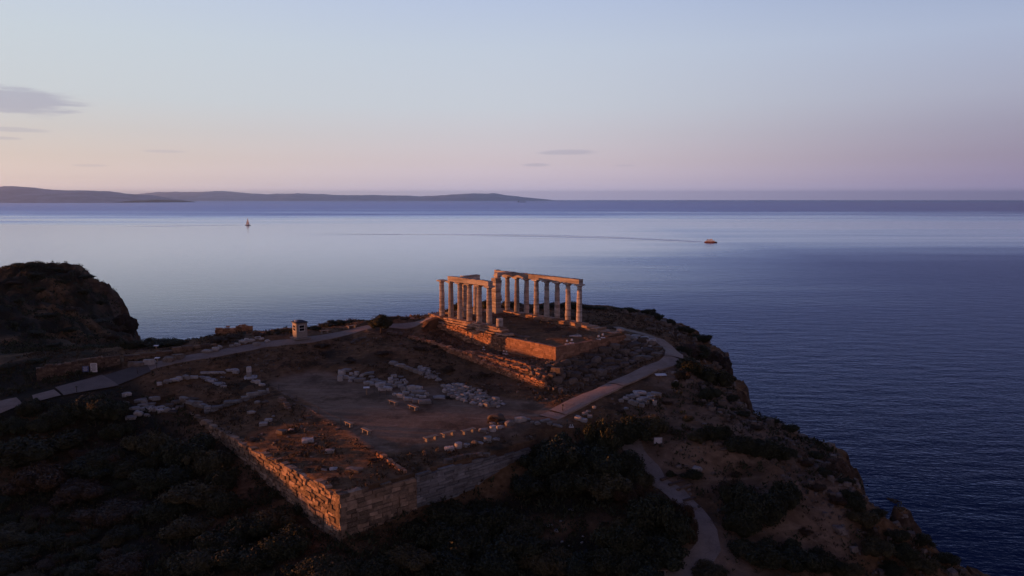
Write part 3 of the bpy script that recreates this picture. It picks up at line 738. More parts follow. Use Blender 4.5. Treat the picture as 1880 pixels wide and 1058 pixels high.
# broken lower drum beyond the near end of the north row
mb = MB(); mb.cyl((0, 0), .55, .53, 0, .95, 24); mb.cyl((.01, .01), .53, .52, .98, 1.25, 24)
link('column_stump', mb.mesh('column_stump'), M['marble'], temple, tl_(w3(-SP, 0, 0)))
rng = random.Random(5)
def beam_block(a0, a1, s, z0, z1, w=0.95, axis='t', other=0):
    mb = MB(); c = w2((a0 + a1) / 2, s) if axis == 't' else w2(other, (a0 + a1) / 2)
    rz = TR if axis == 't' else math.atan2(V[1], V[0]); Lb = abs(a1 - a0) - .03
    # a slab of the entablature with a chipped upper edge and a thin crowning band
    n = 7; vs = []; fs = []
    for i in range(n):
        x = -Lb / 2 + Lb * i / (n - 1); e = rng.uniform(0, .10) if 0 < i < n - 1 else rng.uniform(.0, .16)
        for y, z in ((-w/2, z0 + rng.uniform(0, .03)), (-w/2, z1 - .12), (-w/2 - .05, z1 - .11), (-w/2 - .05 + rng.uniform(0, .03), z1 - e), (w/2 + .05, z1 - rng.uniform(0, .08)), (w/2 + .05, z1 - .11), (w/2, z1 - .12), (w/2, z0 + rng.uniform(0, .03))): vs.append((x, y, z))
    for i in range(n - 1):
        for j in range(8): fs.append((i*8+j, (i+1)*8+j, (i+1)*8+(j+1) % 8, i*8+(j+1) % 8))
    fs += [tuple(range(8)), tuple(range((n-1)*8, n*8))[::-1]]
    ca, sa = math.cos(rz), math.sin(rz)
    vs = [(c[0] + x*ca - y*sa, c[1] + x*sa + y*ca, z) for x, y, z in vs]
    mb.add(vs, fs); return local_mesh(mb).build('architrave_block', M['marble'], temple)
ZA, ZB = 6.12, 6.97
beam_block(-.3, SP, 0, ZA, ZB)
for k in range(1, 4): beam_block(k * SP, (k + 1) * SP + (.25 if k == 3 else 0), 0, ZA, ZB)
for k in range(-3, 5): beam_block(k * SP - (.35 if k == -3 else 0), (k + 1) * SP, 12.6, ZA, ZB)
beam_block(5 * SP, 5 * SP + .55, 12.6, ZA, ZB + .1)
beam_block(1.5, 5.1, 0, ZA, ZB, .85, 's', 9.0)          # over the north anta and the porch column
# beam from the south anta to the flank, its underside worn to an arch
mb = MB(); n = 13; pr = []
for i in range(n):
    q = i / (n - 1); und = ZA + .02 + .52 * math.sin(math.pi * min(1, q * 1.05)) ** .7 * (1 if .05 < q < .97 else 0)
    pr.append((8.55 + 3.6 * q, und, 7.05 + rng.uniform(-.06, .04)))
for (s_, zb_, zt_) in pr:
    for t_ in (8.1, 8.95): mb.v += [w3(t_, s_, zb_), w3(t_, s_, zt_)]
for i in range(n - 1): a = i * 4; b_ = a + 4; mb.f += [(a, b_, b_ + 1, a + 1), (a + 2, a + 3, b_ + 3, b_ + 2), (a + 1, b_ + 1, b_ + 3, a + 3), (a, a + 2, b_ + 2, b_)]
mb.f += [(0, 1, 3, 2), (4*n-4, 4*n-2, 4*n-1, 4*n-3)]
local_mesh(mb).build('architrave_block', M['marble'], temple)
def anta(t, s, h, seed, w=0.9, tooth=True):
    rg = random.Random(seed); mb = MB(); z = -0.05; k = 0
    while z < h:
        hh = min(rg.uniform(.42, .62), h - z + .02); e = rg.uniform(.0, .35) if tooth and rg.random() < .6 else 0
        if k == 0: e = .55
        c = w2(t - .05, s + (e / 2 if tooth else 0)); mb.box((c[0], c[1], z + hh / 2), (w, w + e, hh - .02), TR, .025, rg); z += hh; k += 1
    return local_mesh(mb).build('anta_pillar', M['marble'], temple)
anta(8.9, 8.9, 6.1, 3, 1.2); anta(8.9, 2.15, 6.1, 4, 0.95)
# stepped base: four courses that break off raggedly at the west end
mb = MB(); rg = random.Random(8)
for i, (s_, z0, z1, tw) in enumerate([(-.86, -.34, 0.0, -3.4), (-1.05, -.70, -.34, -4.3), (-1.24, -1.05, -.70, -5.6)]):
    wall_run(mb, w2(14.2 + .2 * i, s_), w2(tw, s_), z0, z1, z1 - z0, (.8, 1.5), 1.5, rg, .02, .06, 1, 0.06, False, .03)
for i, (s_, z0, z1, tw) in enumerate([(13.32, -.34, 0.0, -9.0), (13.62, -.70, -.34, -12.5), (13.95, -1.05, -.70, -15.8)]):
    wall_run(mb, w2(tw, s_), w2(14.2 + .2 * i, s_), z0, z1, z1 - z0, (.8, 1.5), 1.55 + .3 * i, rg, .02, .06, 1, 0.05, False, .03)
for i in range(3): wall_run(mb, w2(14.0 + .3 * i, 13.2), w2(14.0 + .3 * i, -.6), -.35 * (i + 1), -.35 * i, .35, (.8, 1.5), 1.2, rg, .02, .03, -1, .1, False, .03)
local_mesh(mb).build('stepped_base', M['step'], temple)
# worn inner paving of the floor
for i in range(46):
    t_ = rg.uniform(-8, 13); s_ = rg.choice([rg.uniform(10.6, 11.9), rg.uniform(.9, 1.8), rg.uniform(2, 10)])
    if 2 < s_ < 10 and t_ < 7: continue
    mb = MB(); c = w2(t_, s_); mb.box((c[0], c[1], gz(*c) + .04), (rg.uniform(.6, 1.4), rg.uniform(.5, .9), .34), TR, .04, rg)
    local_mesh(mb).build('floor_slab', M['rubble'], temple)

# --- platform wall under the temple
pod = empty('platform_wall', w3(-16, -1.8, -3)); setp(pod, 'tall orange lit retaining wall of coursed blocks directly below the north colonnade', 'retaining wall')
PO = Vector(pod.location)
def rel(mb, o): mb.v = [(p[0] - o.x, p[1] - o.y, p[2] - o.z) for p in mb.v]; return mb
rg = random.Random(11); mb = MB()
a, b_ = w2(15.0, -1.42), w2(-6.3, -1.70)
wall_run(mb, a, b_, gfun(a, b_), itp((0, -1.1), (9, -1.0), (20, -1.02), (21.7, -1.35)), .28, (.3, 1.0), .7, rg, .03, .09, 1, .12, True, .046)
rel(mb, PO).build('rough_masonry', M['poros'], pod)
mb = MB(); a, b_ = w2(-6.2, -1.74), w2(-16.72, -1.74)
wall_run(mb, a, b_, gfun(a, b_), -1.0, .3, (.7, 1.2), .6, rg, .02, .02, 1, 0, True, .008)
a2, b2 = w2(-16.72, -1.74), w2(-16.72, 14.4)
wall_run(mb, a2, b2, lambda q: -3.2 + .09 * q, itp((0, -1.0), (16.1, -.95)), .3, (.7, 1.2), .6, rg, .02, .02, 1, 0, True, .008)
rel(mb, PO).build('restored_masonry', M['podium'], pod)
# ledge of bigger blocks at the foot of the west face
mb = MB(); a2, b2 = w2(-17.3, 1.5), w2(-17.3, 14.6)
wall_run(mb, a2, b2, lambda q: -3.4 + .09 * q, lambda q: -2.45 + .06 * q, .42, (.7, 1.5), .8, rg, .03, .12, 1, .15, True, .05)
a3, b3 = w2(-15.8, 14.75), w2(12, 14.75)
wall_run(mb, b3, a3, lambda q: -1.9, lambda q: -1.0, .4, (.7, 1.5), .7, rg, .03, .1, -1, .25, True, .05)
rel(mb, PO).build('footing', M['rubble'], pod)

# --- lower temple terrace wall in three setbacks
lw = empty('terrace_wall', w3(-20, -8, -5)); setp(lw, 'long low rubble terrace wall in stepped setbacks, lit orange, rising from the dirt slope', 'retaining wall')
LO = Vector(lw.location); rg = random.Random(13)
def tier(s_, t0, t1, top, mat, name, miss=.1, ch=.25, bl=(.22, .7)):
    mb = MB(); a, b_ = w2(t0, s_), w2(t1, s_)
    wall_run(mb, a, b_, gfun(a, b_, -.3), top, ch, bl, .7, rg, .03, .12, 1, miss, True, .05)
    rel(mb, LO).build(name, mat, lw)
tier(-8.0, 11.3, -20.8, itp((0, -2.15), (6, -2.42), (17, -2.85), (18, -3.35), (25, -3.75), (32.1, -4.15)), M['poros'], 'lower_course', .08)
tier(-7.25, -3.2, -20.2, itp((0, -2.75), (8, -3.0), (17, -3.5)), M['poros'], 'middle_course', .2, .27, (.25, .9))
tier(-6.45, -4.2, -18.6, itp((0, -2.55), (7, -2.62), (14.4, -2.95)), M['poros'], 'upper_course', .3, .3, (.3, 1.1))
mb = MB(); a, b_ = w2(-20.8, -8.0), w2(-20.4, 1.5)
wall_run(mb, a, b_, gfun(a, b_, -.2, 1, .8), lambda q: -4.3 + .12 * q, .34, (.35, .9), .9, rg, .03, .16, 1, .35, True, .06)
rel(mb, LO).build('return_course', M['rubble'], lw)

# --- fortification wall of the sanctuary
fw = empty('fortification_wall', w3(FT, FS, -11)); setp(fw, 'high ancient ashlar wall with a sharp foreground corner and orange lit left face', 'fortification wall')
FO = Vector(fw.location); rg = random.Random(17)
mb = MB(); a, b_ = w2(9.6, FS), w2(FT, FS)
ln = 9.6 - FT
wall_run(mb, a, b_, gfun(a, b_, -.3), itp((0, -7.05), (ln - 19, -7.0), (ln - 17.8, -7.0), (ln - 17.6, -6.86), (ln - 4, -6.55), (ln, -6.5)), .36, (.4, 1.15), .75, rg, .05, .10, 1, .10, True, .046)
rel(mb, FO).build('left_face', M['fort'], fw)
mb = MB(); a, b_ = w2(FT, FS), w2(FT, -36.4)
wall_run(mb, a, b_, gfun(a, b_, -.3), itp((0, -6.5), (8.3, -6.92)), .42, (.6, 1.3), .75, rg, .045, .07, 1, .05, True, .03)
rel(mb, FO).build('corner_face', M['fort'], fw)
mb = MB(); a, b_ = w2(FT, -36.4), w2(FT, -12)
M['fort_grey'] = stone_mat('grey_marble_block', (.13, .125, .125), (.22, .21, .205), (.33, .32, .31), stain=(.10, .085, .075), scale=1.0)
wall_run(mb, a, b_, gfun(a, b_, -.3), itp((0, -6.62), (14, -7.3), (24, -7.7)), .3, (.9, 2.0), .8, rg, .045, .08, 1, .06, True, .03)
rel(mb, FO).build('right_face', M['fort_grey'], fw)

# --- smaller ruined walls
def small_wall(name, p0, p1, hgt, label, mat, seed, cat='ruined wall', ch=.3, bl=(.4, .9), depth=.6, side=1, miss=.2, taper=0.0):
    rg = random.Random(seed); mb = MB(); g0 = gfun(p0, p1, -.15, side, .5); L = float(np.linalg.norm(np.array(p1) - np.array(p0)))
    hf = hgt if callable(hgt) else (lambda a: hgt)
    wall_run(mb, p0, p1, g0, lambda a: g0(a) + .15 + hf(a), ch, bl, depth, rg, .03, .10, side, miss, True, .05)
    o = Vector((float(p0[0]), float(p0[1]), gz(*p0))); ob = rel(mb, o).build(name, mat, None, o); setp(ob, label, cat); return ob
def P2(px, py, z): return at(px, py, z)[:2]
small_wall('rubble_wall', P2(68, 703, -5.3), P2(222, 675, -4.4), lambda a: 2.0 - .03 * a, 'long brown rubble wall behind the concrete apron of the path, at far left', M['rubble'], 21, ch=.26, bl=(.25, .6))
small_wall('rubble_wall', P2(228, 672, -4.3), P2(400, 643, -3.2), lambda a: 1.1 - .03 * a, 'low crumbling wall of big grey blocks along the upper side of the path', M['rubble'], 22, ch=.45, bl=(.8, 1.7))
small_wall('foundation_wall', w2(3.4, -43.6), w2(2.2, -35.6), .75, 'low grey foundation wall crossing the ruins left of the court', M['fort_grey'], 23, ch=.36, bl=(.7, 1.4), miss=.08)
small_wall('foundation_wall', w2(-25.9, -37.0), w2(-31.6, -37.3), lambda a: .5, 'short orange-brown rubble footing at the near corner of the court', M['poros'], 24, ch=.26, bl=(.3, .8))
small_wall('foundation_wall', w2(4.0, -34.2), w2(-25.4, -36.5), .22, 'long low kerb of brown stones along the left edge of the court', M['rubble'], 29, ch=.22, bl=(.3, .9), depth=.4, miss=.3)
small_wall('foundation_wall', w2(-6, -36.3), w2(-1, -35.4), .4, 'short reddish stub of wall just outside the left kerb of the court', M['rubble'], 27, side=1)
small_wall('foundation_wall', w2(5, -42.5), w2(9.5, -44.2), .5, 'low row of grey footing stones at the far end of the fortification wall', M['fort_grey'], 28, ch=.4, bl=(.7, 1.3))
small_wall('ruined_wall', at(395, 616, -3.2)[:2], at(463, 612, -2.9)[:2], lambda a: 1.25 - .03 * a, 'red lit stub of ruined wall on the cliff edge against the sea', M['poros'], 25, ch=.28, bl=(.3, .7), miss=.1)
small_wall('ruined_wall', at(752, 588, -1.2)[:2], at(772, 586, -1.0)[:2], .45, 'tiny orange lit block wall beside the far end of the path', M['poros'], 26)

# ------------------------------------------------------------------ loose stones
def rock_mesh(kind, seed):
    rg = random.Random(seed); bm = bmesh.new(); bmesh.ops.create_cube(bm, size=1.0)
    if kind == 'drum':
        bm.clear(); bmesh.ops.create_cone(bm, cap_ends=True, segments=20, radius1=.5, radius2=.49, depth=1.0)
        bmesh.ops.bevel(bm, geom=[e for e in bm.edges if len(e.link_faces) == 2 and any(len(f.verts) > 4 for f in e.link_faces)], offset=.05, segments=2, affect='EDGES')
        for v in bm.verts:
            a = math.atan2(v.co.y, v.co.x); k = 1 - .035 * (1 + math.cos(a * 20)) / 2; v.co.x *= k; v.co.y *= k
            n = mnoise.noise_vector(v.co * 1.7 + Vector((seed * 3.1, 0, 0))); v.co += n * .05
        sm = True
    else:
        bmesh.ops.subdivide_edges(bm, edges=bm.edges, cuts=3, use_grid_fill=True)
        rnd = {'block': .16, 'slab': .2, 'boulder': .62}[kind]; amp = {'block': .07, 'slab': .09, 'boulder': .13}[kind]
        for v in bm.verts:
            c = v.co.copy(); sph = c.normalized() * .56
            v.co = c.lerp(sph, rnd); 
            n = mnoise.noise_vector(c * 1.4 + Vector((seed * 5.3, seed, 0))); v.co += n * amp * 1.6
            n = mnoise.noise_vector(c * 4.0 + Vector((seed * 2.3, 0, seed))); v.co += n * amp * .5
        if kind in ('block', 'slab'):   # knock a corner off
            cx, cy = rg.choice([-1, 1]), rg.choice([-1, 1])
            for v in bm.verts:
                k = v.co.x * cx + v.co.y * cy + v.co.z - .95
                if k > 0: v.co -= Vector((cx, cy, 1)) * k * .35
    me = bpy.data.meshes.new(kind); bm.to_mesh(me); bm.free()
    me.polygons.foreach_set('use_smooth', [kind == 'boulder'] * len(me.polygons)); return me
ROCK = {}
for kind in ('block', 'slab', 'boulder', 'drum'):
    for mk in ('rock_marble', 'rock_brown'):
        L_ = []
        for s_ in range(4 if kind != 'drum' else 2):
            me = rock_mesh(kind, s_ * 7 + len(kind) + (3 if mk == 'rock_brown' else 0)); me.materials.append(M[mk]); L_.append(me)
        ROCK[kind, mk] = L_
RNG = random.Random(99); NAMES = {'block': 'marble_block', 'slab': 'marble_slab', 'boulder': 'boulder', 'drum': 'column_drum'}
CATS = {'block': 'stone block', 'slab': 'stone slab', 'boulder': 'boulder', 'drum': 'column drum'}
def rock(px, py, w, h, kind, label, group=None, mat='rock_marble', yaw=None, lift=0.0, upright=False, aspect=None, loc=None, sink=.12):
    p = loc or drop_px(px, py + h * .35); dep = p[1]; k = dep / F
    W_ = max(.18, w * k); H_ = max(.12, h * k * (.78 if kind != 'slab' else .5)); D_ = W_ * (aspect if aspect else RNG.uniform(.55, .9))
    if kind == 'slab': D_ = max(D_, h * k * 1.3)
    o = bpy.data.objects.new(NAMES[kind], RNG.choice(ROCK[kind, mat])); col.objects.link(o)
    if kind == 'drum': o.scale = (W_, W_ * RNG.uniform(.9, 1), H_)
    else: o.scale = (W_, D_, H_)
    o.rotation_euler = (RNG.uniform(-.07, .07), RNG.uniform(-.07, .07), (RNG.uniform(-.5, .5) if yaw is None else yaw))
    o.location = (p[0], p[1], p[2] + H_ * (.5 - sink) + lift)
    setp(o, label, CATS[kind], group); return o
ORD = ['first', 'second', 'third', 'fourth', 'fifth', 'sixth', 'seventh', 'eighth', 'ninth', 'tenth', 'eleventh', 'twelfth', 'thirteenth', 'fourteenth', 'fifteenth', 'sixteenth', 'seventeenth']
def ordinal(xs, i):
    n = len(xs); k = sorted(range(n), key=lambda q: xs[q]).index(i)
    return 'leftmost' if k == 0 else 'rightmost' if k == n - 1 else (ORD[k] + ' from left') if k <= n // 2 else (ORD[n - 1 - k] + ' from right')
def heap(lst, label, group, mat='rock_marble', single=False):
    lst = [(r[0], r[1], r[2] * 1.16, r[3] * 1.32) + tuple(r[4:]) for r in lst]
    """several stones that nothing tells apart: one label per kind, true of each of them"""
    for ri, r in enumerate(lst):
        px, py, w, h = r[:4]; kind = r[4] if len(r) > 4 else RNG.choice(['block', 'boulder', 'block']); yaw = r[5] if len(r) > 5 else None
        nm = {'block': 'squared grey block', 'slab': 'flat grey slab', 'boulder': 'rounded grey stone', 'drum': 'round column drum'}[kind]
        lb = label.replace('@', nm) + ('' if single else ', ' + ordinal([q[0] + q[1] * .001 for q in lst], ri))
        rock(px, py, w, h, kind, lb, group, mat, yaw)
def fill(poly, spacing, size, label, group, mat='rock_marble', kinds=('boulder', 'boulder', 'block'), seed=1, maxn=80):
    rg = random.Random(seed); xs = [p[0] for p in poly]; ys = [p[1] for p in poly]; got = []; tries = 0
    while tries < 4000 and len(got) < maxn:
        tries += 1; x, y = rg.uniform(min(xs), max(xs)), rg.uniform(min(ys), max(ys))
        if not bool(in_poly(np.array([x]), np.array([y]), poly)[0]): continue
        if any(((x - a) / spacing) ** 2 + ((y - b) / (spacing * .6)) ** 2 < 1 for a, b in got): continue
        got.append((x, y)); w = rg.uniform(*size); heap([(x, y, w, w * rg.uniform(.45, .7), rg.choice(kinds), rg.uniform(-1, 1))], label, group, mat, True)

# heap A, at the far left of the middle heaps
rock(627.5, 683, 12, 14, 'block', 'orange lit upright block on the fluted drum at the left end of court heap', aspect=.8, yaw=.5)
rock(625, 694, 11, 15, 'drum', 'pale fluted column drum standing at the left end of the court heap')
rock(637, 678, 15, 9, 'slab', 'pale slab leaning behind the orange lit block of the court heap', yaw=-.3)
rock(645, 686, 7, 6, 'boulder', 'small orange lit stone beside the fluted drum')
rock(655, 685, 10, 9, 'drum', 'grey drum lying right of the orange lit stone')
rock(679, 684, 17, 6, 'slab', 'lone pale slab lying above the middle of the court heap', yaw=.3)
rock(661, 697, 21, 9, 'block', 'long grey rectangular block with one flat face, front of the left court heap', yaw=.35, aspect=.5)
heap([(636,692,9,6),(646,695,9,6),(651,691,8,5),(667,688,9,5),(682,692,9,5),(679,701,14,5,'slab'),(688,697,12,5,'slab'),(697,699,11,5,'slab'),(673,703,9,5),(684,706,9,6),(694,704,9,5),(664,690,7,4),(643,699,7,4)],
     '@ in the left court heap', 'stones of the left court heap')
rock(698, 706, 19, 8, 'block', 'pale lit block with a ridged top, in front of the middle court heap', yaw=.45, aspect=.5)
rock(712, 713, 18, 9, 'block', 'grey block at the front right end of the left court heap', yaw=.1)
heap([(700,714,9,7),(714,705,12,5,'slab'),(703,701,10,4,'slab')], '@ behind the pale ridged block of the court heap', 'stones behind the ridged block')
heap([(723,690,9,5,'block'),(735,691,9,3,'slab'),(717,695,8,5),(726,698,10,5),(717,701,9,5),(731,703,11,5),(736,709,9,6),(746,702,7,6,'boulder'),(724,708,8,6,'boulder'),(740,698,9,4),(729,708,7,5),(742,707,7,5)],
     '@ in the small dark heap behind the court', 'stones of the small dark heap')
rock(754, 712, 15, 12, 'block', 'largest grey block, on top of the right court heap', yaw=.5, aspect=.8)
rock(768, 712, 14, 10, 'block', 'tilted pale block at the top right of the right court heap', yaw=-.3)
rock(780, 737, 23, 11, 'block', 'long pale block at the front right corner of the right court heap', yaw=.2, aspect=.55)
rock(764, 735, 14, 9, 'block', 'squat block second from the right along the front of the right court heap', yaw=.1)
rock(749, 732, 16, 9, 'block', 'wide block at the front left of the right court heap, behind a bench', yaw=.2)
rock(736, 726, 14, 11, 'block', 'sandy coloured tilted block at the left end of the right court heap', yaw=-.5)
heap([(740,714,8,8),(763,720,13,7),(774,720,14,7),(725,724,8,6,'boulder'),(745,721,10,5),(757,727,10,6),(776,728,11,5),(768,727,8,5),(783,724,8,6)], '@ inside the right court heap', 'stones inside the right court heap')
rock(807, 728, 24, 6, 'slab', 'lone white slab lying between the two heaps on the court edge', yaw=.25)
fill([(815,707),(842,703),(855,709),(882,717),(904,730),(931,742),(909,747),(879,744),(850,736),(836,730),(812,718)], 7.2, (7, 12), '@ in the wide spread of rounded rubble at the court edge', 'rubble spread at the court edge', seed=3, maxn=62)
heap([(722,666,12,6,'block',-.5),(731,669,11,5,'slab',-.5),(739,671,12,6,'block',-.5),(748,675,11,6,'block',-.5),(756,678,9,7,'block',-.5),(764,681,9,8,'block',-.4),(773,684,8,7,'block',-.4)], '@ in the row on the slope above the court', 'row of blocks on the slope')
fill([(770,672),(785,676),(806,686),(808,698),(795,696),(778,690),(768,684)], 5, (5, 8), '@ in the fine white rubble at the end of the slope row', 'fine rubble on the slope', seed=5, maxn=26)
rock(805, 697, 12, 6, 'slab', 'flat slab closing the lower end of the fine white rubble')
# south-west corner of the court
rock(825, 823, 18, 10, 'block', 'white hollowed block, leftmost of the drum row below the benches', yaw=.1, aspect=.7)
rock(842, 817, 15, 14, 'drum', 'upright fluted drum second in the row below the benches')
rock(857, 817, 13, 8, 'drum', 'low squat drum third in the row below the benches')
rock(872, 812, 12, 10, 'boulder', 'pointed brown boulder in the middle of the drum row', mat='rock_brown')
rock(882, 812, 11, 6, 'slab', 'small flat stone right of the pointed brown boulder')
rock(895, 806, 16, 15, 'drum', 'big pale drum with orange left side, in the row below the benches')
rock(910, 805, 15, 7, 'slab', 'flat grey slab at the right end of the drum row')
rock(887, 789, 16, 9, 'boulder', 'grey boulder right of the last bench')
rock(905, 786, 13, 15, 'drum', 'standing drum with an orange edge beside the boulder wall')
rock(918, 784, 13, 8, 'boulder', 'low rounded stone right of the standing drum')
rock(912, 766, 28, 16, 'boulder', 'biggest brown boulder, behind the boulder row at the court corner', mat='rock_brown', aspect=.6)
rock(906, 775, 15, 6, 'slab', 'pale slab in front of the biggest brown boulder', yaw=-.2)
rock(921, 775, 20, 6, 'slab', 'sloping tan slab in the boulder row', mat='rock_brown', yaw=.4)
rock(936, 777, 20, 13, 'boulder', 'leaning ribbed boulder in the middle of the boulder row', yaw=.6, aspect=.5)
rock(956, 770, 21, 14, 'boulder', 'large grey boulder at the top of the boulder row', aspect=.6)
heap([(968,770,10,4,'boulder'),(977,775,6,5,'boulder'),(987,777,10,6,'boulder'),(1001,772,16,5,'boulder'),(1009,777,8,6,'boulder'),(1019,780,8,5,'boulder'),(1027,782,9,6,'boulder'),(895,795,5,3,'boulder')],
     '@ in the thin line before the dark shrubs', 'thin line of edge stones')
heap([(823,846,14,8),(833,842,10,8),(842,840,9,8),(850,838,9,8),(859,836,9,7),(869,835,9,7),(880,834,10,6),(893,834,11,6)], '@ on top of the fortification wall', 'stones along the wall top', 'rock_brown')
# blocks beside the ramp
rock(1174, 719, 22, 9, 'slab', 'large pale slab at the back of the stacked blocks below the ramp', yaw=.1)
rock(1205, 723, 20, 8, 'block', 'long pale block with an orange end, top right of the blocks below the ramp', yaw=-.2, aspect=.5)
rock(1202, 739, 8, 14, 'block', 'upright slab standing at the right end of the blocks below the ramp', aspect=.5, yaw=.2)
rock(1166, 740, 17, 11, 'block', 'orange lit front block of the stack below the ramp', yaw=-.7, aspect=.5)
rock(1176, 743, 14, 9, 'block', 'grey block right behind the orange front block below the ramp', yaw=-.4)
heap([(1140,735,8,6,'block'),(1149,731,9,5,'block'),(1157,728,14,5,'block'),(1166,726,14,6,'block'),(1190,731,18,6,'slab'),(1181,731,14,6,'block'),(1195,728,13,6,'block'),(1158,737,8,7,'block'),(1186,739,11,7,'block'),(1192,722,12,4,'slab'),(1176,734,12,6,'block')], '@ in the stack below the ramp', 'blocks stacked below the ramp')
heap([(1062,767,11,7,'block',-.4),(1072,771,10,7,'block',-.4),(1074,759,9,5,'block'),(1083,764,8,6,'block'),(1080,755,7,4,'boulder'),(1091,748,6,6,'boulder')], '@ at the foot of the ramp', 'bright blocks at the ramp foot')
rock(1150, 750, 9, 5, 'boulder', 'single small pale stone in front of the stack below the ramp')
# left heap by the dark shrubs
rock(233, 724, 15, 10, 'boulder', 'white stone with an orange edge, lying alone above the left heap')
rock(230, 739, 10, 7, 'boulder', 'small grey stone left of the left heap')
rock(287, 731, 14, 9, 'block', 'squared pale block at the top right of the left heap')
rock(254, 758, 14, 14, 'boulder', 'biggest upright pale stone at the front left of the left heap')
rock(321, 750, 22, 6, 'slab', 'long narrow pale slab at the right end of the left heap', yaw=.35, aspect=.3)
heap([(259,733,20,7,'slab',.4),(265,738,12,6),(265,744,12,6),(279,731,8,5),(246,748,18,7,'slab',.4),(240,765,16,8,'slab',.4),(263,751,12,6),(276,742,14,6),(279,748,12,6),(275,752,9,8,'boulder'),(285,752,9,8,'boulder'),(296,748,15,6),(295,754,11,7,'boulder'),(307,752,10,9,'boulder'),(270,762,9,5),(258,744,9,5)], '@ in the pale heap beside the left shrubs', 'stones of the pale left heap')
# ruins of the gateway
sp_ = drop_px(460, 693)
rock(460, 692, 22, 5, 'slab', 'flat square base slab under the standing drum at the court corner', yaw=.2, aspect=1.0)
for i, dz in enumerate((.16, .85)):
    o = rock(457, 690, 10.5, 11, 'drum', ['lower drum of the pale standing stub of column', 'upper drum of the pale standing stub of column'][i], loc=(sp_[0] - .2, sp_[1], sp_[2]), sink=.5); o.scale = (.74, .74, .72); o.location.z = sp_[2] + dz + .3; o.rotation_euler = (0, 0, i)
heap([(466,700,8,6,'boulder'),(473,701,8,8,'boulder'),(481,706,9,6,'boulder')], '@ beside the base of the standing drum', 'stones by the standing drum')
rock(391, 684, 43, 6, 'block', 'very long pale fallen shaft lying behind the paving slabs', yaw=.28, aspect=.14)
rock(356, 692, 14, 7, 'block', 'bluish squared block at the left end of the long shaft', yaw=.1)
heap([(376,692,17,5,'slab',-.55),(388,697,17,5,'slab',-.55),(401,703,17,5,'slab',-.55)], '@ in the straight paved strip of three pale slabs', 'three paving slabs in a strip')
rock(411, 709, 11, 5, 'boulder', 'rounded white stone at the lower end of the paved strip')
rock(409, 692, 9, 3, 'slab', 'small flat white slab between the strip and the standing drum')
heap([(293,704,8,6),(306,700,10,6),(313,700,8,6),(322,697,16,6),(330,694,10,6),(343,692,12,7),(426,678,16,6,'slab'),(433,682,10,6)], '@ in the broken line of gateway blocks', 'line of gateway blocks')
heap([(311,745,16,8),(327,738,18,8),(340,734,14,7),(318,755,14,6,'slab'),(352,731,18,6,'slab'),(330,748,12,6)], '@ half buried right of the pale left heap', 'half buried gateway stones', 'rock_brown')
# inside the fort wall
rock(473, 738, 12, 6, 'boulder', 'pale stone just beyond the low foundation wall')
rock(487, 738, 12, 5, 'boulder', 'dark flat stone right of the pale stone by the foundation wall', mat='rock_brown')
rock(462, 757, 16, 7, 'boulder', 'pale oval stone in the middle of the rough terrace')
rock(493, 771, 14, 7, 'block', 'pale block on the terrace, rear one of a close pair')
rock(484, 778, 16, 7, 'block', 'pale block on the terrace, front one of a close pair', yaw=.15)
rock(502, 764, 6, 4, 'boulder', 'tiny bright white stone behind the pair of terrace blocks')
rock(517, 792, 18, 9, 'block', 'dull brown block half buried in the terrace scrub', mat='rock_brown')
rock(535, 788, 11, 5, 'slab', 'small pale slab beside the half buried brown block')
rock(565, 808, 21, 10, 'block', 'large flat topped block, brightest on the near terrace', yaw=.2)
rock(606, 828, 18, 9, 'block', 'rounded pale block right of the brightest terrace block')
rock(650, 860, 30, 12, 'slab', 'broad dark stone plinth near the wall corner', mat='rock_brown')
rock(596, 861, 12, 5, 'slab', 'faint flat slab, left one of two sunk in the near terrace')
rock(612, 860, 14, 5, 'slab', 'faint flat slab, right one of two sunk in the near terrace')
# along the upper path
rock(461, 625, 15, 8, 'boulder', 'large pale boulder on the sea side of the path', aspect=.6)
rock(471, 631, 13, 8, 'boulder', 'white pointed boulder close to the path edge')
rock(491, 626, 10, 6, 'boulder', 'pale boulder nearest the guard booth on the sea side of the path')
heap([(380,644,16,6),(396,641,11,8),(404,637,7,5),(426,635,9,5),(436,632,9,5),(447,627,12,6),(473,620,9,4),(480,622,7,4),(452,623,7,5)], '@ between the path and the cliff edge', 'scatter along the upper path')
rock(275, 664, 20, 14, 'block', 'largest squared block built into the low wall above the path', yaw=.2, aspect=.6)
heap([(256,668,15,9,'block'),(311,659,17,9,'block'),(328,654,17,9,'block'),(243,668,12,10,'block')], '@ leaning on the low wall above the path', 'blocks along the low wall', 'rock_brown')
heap([(655,625,12,4),(664,621,14,4),(715,610,9,5),(722,612,12,4),(648,629,8,4),(735,613,8,4)], '@ lying flat in the dirt below the round tree', 'flat stones below the round tree', 'rock_brown')
rock(791, 577, 9, 7, 'boulder', 'orange lit stone at the seaward end of the path')
